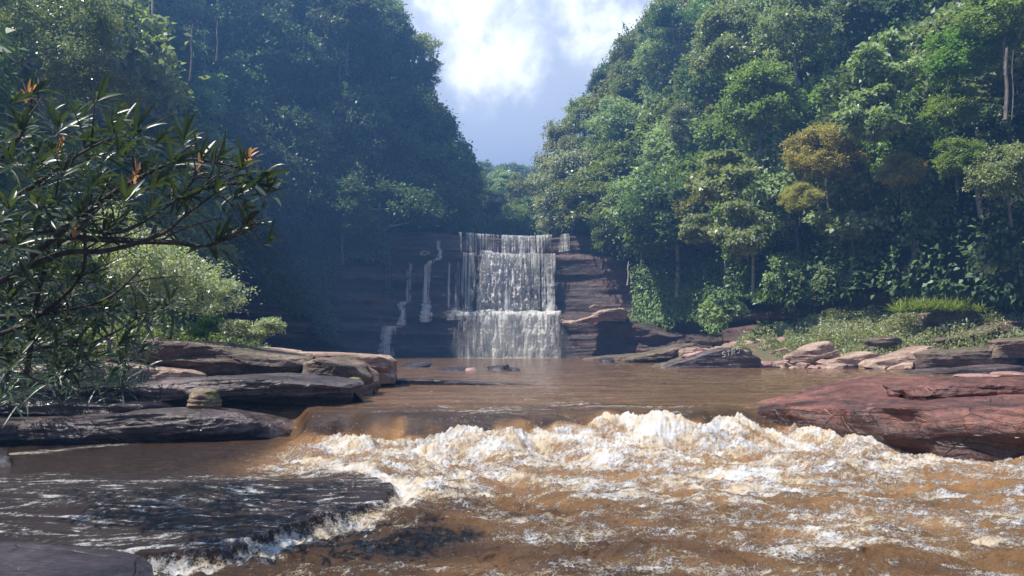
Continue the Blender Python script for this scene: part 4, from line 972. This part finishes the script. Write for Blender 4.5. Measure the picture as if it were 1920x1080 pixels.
creep(75000, 0, sL, .12, 1.15, 510, dense=.22); creep(60000, sR, L_, .35, 1.2, 511, 'leaf_mid', dense=.05)

# ------------------------------------------------------------ near vegetation
tree('small', 78, 120, 26, 150, 'leaf_blue', 'small leaved dark tree filling the top left corner', name='leafy_tree', idx=0, zs=1.1)
tree('small', 170, 190, 27, 95, 'leaf_blue', 'lower right lobe tree of the small leaved top left foliage', name='leafy_tree', idx=0)
tree('bushy', 215, 545, 18.5, 170, 'leaf_fresh', 'pale sunlit shrub with tiny leaves above the left rocks', name='shrub', cat='shrub', zs=1.25)
tree('bushy', 325, 568, 20.5, 150, 'leaf_fresh', 'rounded light green shrub sloping down to the pool on the left', name='shrub', cat='shrub')
tree('bushlet', 390, 625, 20, 45, 'leaf_lime', 'low yellow green bush at the foot of the light green shrub', name='bush', cat='bush')
tree('bushlet', 445, 630, 19.6, 42, 'leaf_fresh', 'small leafy bush left of the last bush over the slab', name='bush', cat='bush')
tree('bushlet', 500, 625, 19.6, 42, 'leaf_fresh', 'rightmost small bush standing on the left slabs', name='bush', cat='bush')
tree('sapling', 1355, 600, 56, 44, 'leaf_pale', 'lone pale sapling in front of the dark cliff foot', name='sapling', cat='sapling')
tree('bushy', 60, 560, 15, 190, 'leaf_shrub', 'dark dense bush at the left edge under the long leaved shrub', name='bush', cat='bush')

def strip_leaves(P, D, N, L, Wd, droop, seg=5):
    """long lance shaped leaves, arched and folded along the midrib"""
    n = len(P); D = unit(D); S = unit(np.cross(D, N)); N = np.cross(S, D)
    L = L[:, None]; tt = np.linspace(0, 1, seg+1); prof = np.sin(np.pi*np.clip(tt*.94+.03, 0, 1)**.8)**.9; prof[-1] = .02
    V = np.zeros((n, seg+1, 3, 3))
    for i, u in enumerate(tt):
        c = P+D*L*u*(1-.15*droop[:, None]*u)-np.array([0, 0, 1.])*(droop[:, None]*L*u*u*.6)
        w_ = (Wd*prof[i])[:, None]*.5
        V[:, i, 0] = c-S*w_+N*w_*.35; V[:, i, 1] = c; V[:, i, 2] = c+S*w_+N*w_*.35
    idx = np.arange(n*(seg+1)*3).reshape(n, seg+1, 3)
    f = [np.stack([idx[:, i, j], idx[:, i, j+1], idx[:, i+1, j+1], idx[:, i+1, j]], -1) for i in range(seg) for j in (0, 1)]
    return V.reshape(-1, 3), np.concatenate(f)
def rosette(c, axis, n, L, wd, seed, spread=1.1):
    r_ = np.random.default_rng(seed); axis = unit(np.array(axis, float)); ph = np.arange(n)*2.399+r_.uniform(0, 6)
    a = unit(np.cross(axis, [.3, .5, .8])); b = np.cross(axis, a)
    tl = np.linspace(.35, spread+.35, n)*r_.uniform(.85, 1.15, n)
    rad = a*np.cos(ph)[:, None]+b*np.sin(ph)[:, None]
    D = axis*np.cos(tl)[:, None]+rad*np.sin(tl)[:, None]
    N = axis*np.sin(tl)[:, None]-rad*np.cos(tl)[:, None]
    P = np.array(c)+D*.01-axis*(np.linspace(0, .10, n))[:, None]
    return strip_leaves(P, D, N, L*r_.uniform(.5, 1.2, n), wd*r_.uniform(.8, 1.2, n), r_.uniform(.05, .7, n))
ros = [(60, 175, 6.2), (40, 245, 6.0), (110, 235, 6.1), (165, 265, 6.0), (212, 248, 5.9), (185, 185, 6.4), (255, 245, 6.0), (225, 290, 5.8), (300, 265, 6.0), (345, 262, 6.2), (375, 300, 6.0), (330, 305, 5.8), (415, 300, 6.1), (455, 310, 6.1), (490, 335, 6.2), (505, 355, 6.2),
       (290, 345, 5.7), (235, 375, 5.5), (345, 365, 5.7), (405, 358, 5.8), (445, 365, 6.0), (462, 420, 6.1), (410, 448, 6.0), (175, 345, 5.7), (120, 320, 5.8), (60, 320, 5.7), (20, 300, 5.8), (15, 385, 5.6), (90, 385, 5.6), (150, 400, 5.7), (200, 430, 5.9), (260, 320, 5.9),
       (35, 455, 5.8), (110, 460, 6.2), (60, 520, 6.4), (140, 520, 6.6), (20, 560, 6.3), (100, 590, 6.8), (190, 575, 7.0), (230, 640, 7.4), (60, 640, 6.8), (150, 650, 7.2), (20, 680, 7), (110, 690, 7.3), (320, 560, 8), (270, 600, 7.8)]
lp, yp, bp_, twigs = [], [], [], []
trunkp = np.array(W(-60, 560, 6.6))
for i, (px, py, Yv) in enumerate(ros):
    c = np.array(W(px, py, Yv)); out_ = unit(np.array([.45, -.15+random.uniform(-.5, .3), .75])+rng.normal(size=3)*.22)
    lp.append(rosette(c, out_, 15, .30 if py < 440 else .33, .041, 600+i))
    if random.random() < .9:
        c3 = c+rng.normal(size=3)*np.array([.16, .3, .12])-np.array([.1, -.25, .1]); lp.append(rosette(c3, out_+rng.normal(size=3)*.3, 11, .22, .032, 700+i))
young = [(52, 168, 6.15), (255, 320, 5.75), (372, 305, 5.85), (468, 285, 6.1), (470, 408, 6.1), (112, 268, 6.1), (140, 425, 5.8)]
for i, (px, py, Yv) in enumerate(young):
    yp.append(rosette(np.array(W(px, py+6, Yv)), (.3, -.1, 1), 9, .13, .028, 800+i, spread=.45))
# filler rosettes through the shrub's body
for i in range(165):
    px = rng.uniform(-60, 330)*rng.uniform(.5, 1); py = rng.uniform(205, 700); Yv = rng.uniform(6.3, 8.2)
    if px > 150 and py > 440 and rng.random() < .6: continue
    lp.append(rosette(np.array(W(px, py, Yv)), (.3+rng.normal()*.4, rng.normal()*.4-.2, .8), 11, .21, .032, 900+i))
shrub = empty('long_leaved_shrub', W(-60, 700, 6.8)); tag(shrub, 'long leaved shrub with orange shoots reaching in from the left edge', 'shrub')
inv = Matrix.Translation(-shrub.location)
def part(name, arrs, mat, par, sm=True):
    o = link(name, mesh(name, *join(arrs), mat, smooth=sm), par); o.matrix_parent_inverse = Matrix.Translation(-par.location); return o
part('leaves', lp, M['leaf_shrub'], shrub, False); part('young_leaves', yp, M['leaf_young'], shrub, False)
limbs = [[(-60, 470, 6.2), (80, 433, 6.0), (150, 432, 5.9), (235, 432, 5.8), (330, 375, 5.8), (345, 368, 5.7)], [(-60, 560, 6.4), (100, 480, 6.1), (200, 470, 5.9), (300, 440, 5.8), (352, 400, 5.8), (405, 362, 5.8)],
         [(130, 445, 6.0), (250, 452, 5.9), (330, 455, 5.9), (380, 462, 6.0), (430, 445, 6.0), (465, 425, 6.1)], [(-60, 420, 6.2), (60, 350, 5.9), (130, 300, 5.9), (212, 255, 5.9)],
         [(60, 480, 6.1), (160, 400, 5.9), (240, 345, 5.8), (345, 300, 5.9), (455, 315, 6.1)], [(-60, 600, 6.6), (100, 585, 6.8), (200, 560, 7), (270, 500, 7)], [(-40, 640, 6.8), (60, 600, 6.8), (150, 520, 6.6), (160, 430, 6.2), (175, 350, 5.8)],
         [(-60, 380, 6.2), (0, 300, 6), (40, 250, 6), (60, 185, 6.2)], [(-60, 680, 6.9), (80, 650, 7.0), (180, 640, 7.2), (300, 570, 7.8)], [(50, 700, 6.9), (70, 560, 6.6), (90, 470, 6.3), (110, 330, 5.9)], [(330, 375, 5.8), (400, 350, 5.9), (490, 340, 6.2)]]
lim = []
for i, pts in enumerate(limbs):
    c = curve([W(*p) for p in pts], 8); lim.append(tube(c, np.linspace(.028, .007, len(c)), 6))
    for k in range(5):
        j = random.randrange(3, len(c)-1); a = c[j]; b = a+np.array([rng.normal()*.2+.1, rng.normal()*.2, rng.uniform(.0, .35)])
        c4 = curve([a, (a+b)/2+rng.normal(size=3)*.03, b], 4); lim.append(tube(c4, np.linspace(.009, .004, len(c4)), 5))
        lp.append(rosette(b, b-a, 9, .2, .04, 1200+i*9+k))
part('branch', lim, M['bark_dark'], shrub)
# grass like plant hanging over the slabs, lower left
gp = []
for i in range(26):
    px = rng.uniform(10, 270); py = rng.uniform(640, 735); Yv = rng.uniform(12.0, 13.6) if px < 140 else rng.uniform(14.3, 16)
    gp.append(rosette(np.array(W(px, py, Yv)), (.25, -.35, .8), 20, .62, .028, 1300+i, spread=1.5))
gh = empty('strap_leaved_plant', (-8.6, 13, -.2)); tag(gh, 'clump of hanging strap leaves above the lowest left slab', 'plant'); part('leaves', gp, M['leaf_shrub'], gh, False)

# scrub on the right bank
def scatter(n, x0, x1, y0, y1, hgt, leaf, wd, mat, name, seed, cond=None, dmin=1.9):
    r_ = np.random.default_rng(seed); x = r_.uniform(x0, x1, n); y = r_.uniform(y0, y1, n)
    d = polydist(x, y, POOL); den = fbm(x*.35, y*.35, 0, 3, seed)
    k = (d > dmin)&(den > -.35)
    if cond is not None: k &= cond(x, y)
    x, y, den = x[k], y[k], den[k]; z = ground_z(x, y)
    lump = np.clip(.35+vnoise(x*1.1, y*1.1, 0, seed+1)*.8, .05, 1)
    z = z+hgt*lump*r_.random(len(x))**.6*ss(polydist(x, y, POOL), dmin-.6, dmin+2)
    P = np.stack([x, y, z], -1); D = unit(r_.normal(size=P.shape)*.7+np.array([0, -.2, .5])); N = unit(r_.normal(size=P.shape)*.5+np.array([0, -.2, .9]))
    o = link(name, mesh(name, *leaf_arrays(P, D, N, leaf*r_.uniform(.6, 1.4, len(P)), wd), M[mat], smooth=False)); o['kind'] = 'stuff'; return o
cnd = lambda x, y: (np.abs(x) > 0) & ((960+F*x/y) > 1440+60*vnoise(x*.5, y*.5, 0, 3)+(y-44)*-3)
scatter(90000, 14, 36, 36, 56, 1.25, .17, .08, 'scrub', 'scrub', 520, cnd)
scatter(26000, 14, 36, 37, 56, 1.0, .22, .09, 'leaf_fresh', 'scrub', 521, cnd)
scatter(30000, -16, -7, 9, 40, .9, .15, .07, 'leaf_mid', 'ground_cover', 522, lambda x, y: x < -8.2-(y-20)*.1)
scatter(26000, 13, 30, 46, 70, 1.6, .34, .2, 'leaf_dark', 'undergrowth', 523, lambda x, y: (960+F*x/y > 1360) & (y > 55), 4.2)
tuft_n = 0
for i, (px, py, Yv, n, L, lb) in enumerate([(1605, 648, 42.5, 9, .75, 'bright green grass tuft above the layered shore slabs'), (1810, 645, 41, 6, .7, 'small bright grass tuft in the scrub near the right edge'),
        (1755, 565, 44.5, 26, 1.1, 'big fresh green grass clump beside the boulder pile'), (205, 715, 15.9, 2, .3, 'tiny yellow green tuft on the left slab edge')]):
    e = empty('grass_tuft', (W(px, py, Yv).x, Yv, 0)); arr = []
    for k in range(n*3):
        x = e.location.x+rng.normal()*.09*n**.8*(.4 if i == 3 else 1); y = Yv+rng.normal()*.3; z = drop((x, y, 9)) or 0
        if i == 3: z = max(z, .6)
        if i == 2: z = max(z, W(px, py+18, Yv).z)
        arr.append(rosette(np.array([x, y, z]), (0, 0, 1), 22, L, .035*L/.7+.01, 1400+i*50+k, spread=.8))
    tag(e, lb, 'grass tuft'); e.location.z = 0; part('blades', arr, M['grass'], e, False)

# ------------------------------------------------------------ haze and mist
def volmat(name, col, dens, aniso):
    m, t = newmat(name)
    t.add('ShaderNodeOutputMaterial', {'Volume': t.add('ShaderNodeVolumePrincipled', {'Color': col, 'Density': dens, 'Anisotropy': aniso})}); return m
import bmesh
bm = bmesh.new(); bmesh.ops.create_cube(bm, size=1); hm = bpy.data.meshes.new('haze'); bm.to_mesh(hm); bm.free()
hm.materials.append(volmat('pale blue haze', (.20, .46, 1.0, 1), .0031, .45))
hz_o = link('haze', hm); hz_o.scale = (700, 480, 84); hz_o.location = (0, 110, 39.1); hz_o['kind'] = 'stuff'

import bmesh as _bm
mist = []
bm = _bm.new()
_bm.ops.create_icosphere(bm, subdivisions=3, radius=1)
mi = bpy.data.meshes.new('mist'); bm.to_mesh(mi); bm.free(); mi.materials.append(volmat('white spray mist', (1, 1, 1, 1), .05, .2))
mo = link('mist', mi); mo.scale = (6.8, 2.4, 3.4); mo.location = (.2, 78.6, 1.2); mo['kind'] = 'stuff'
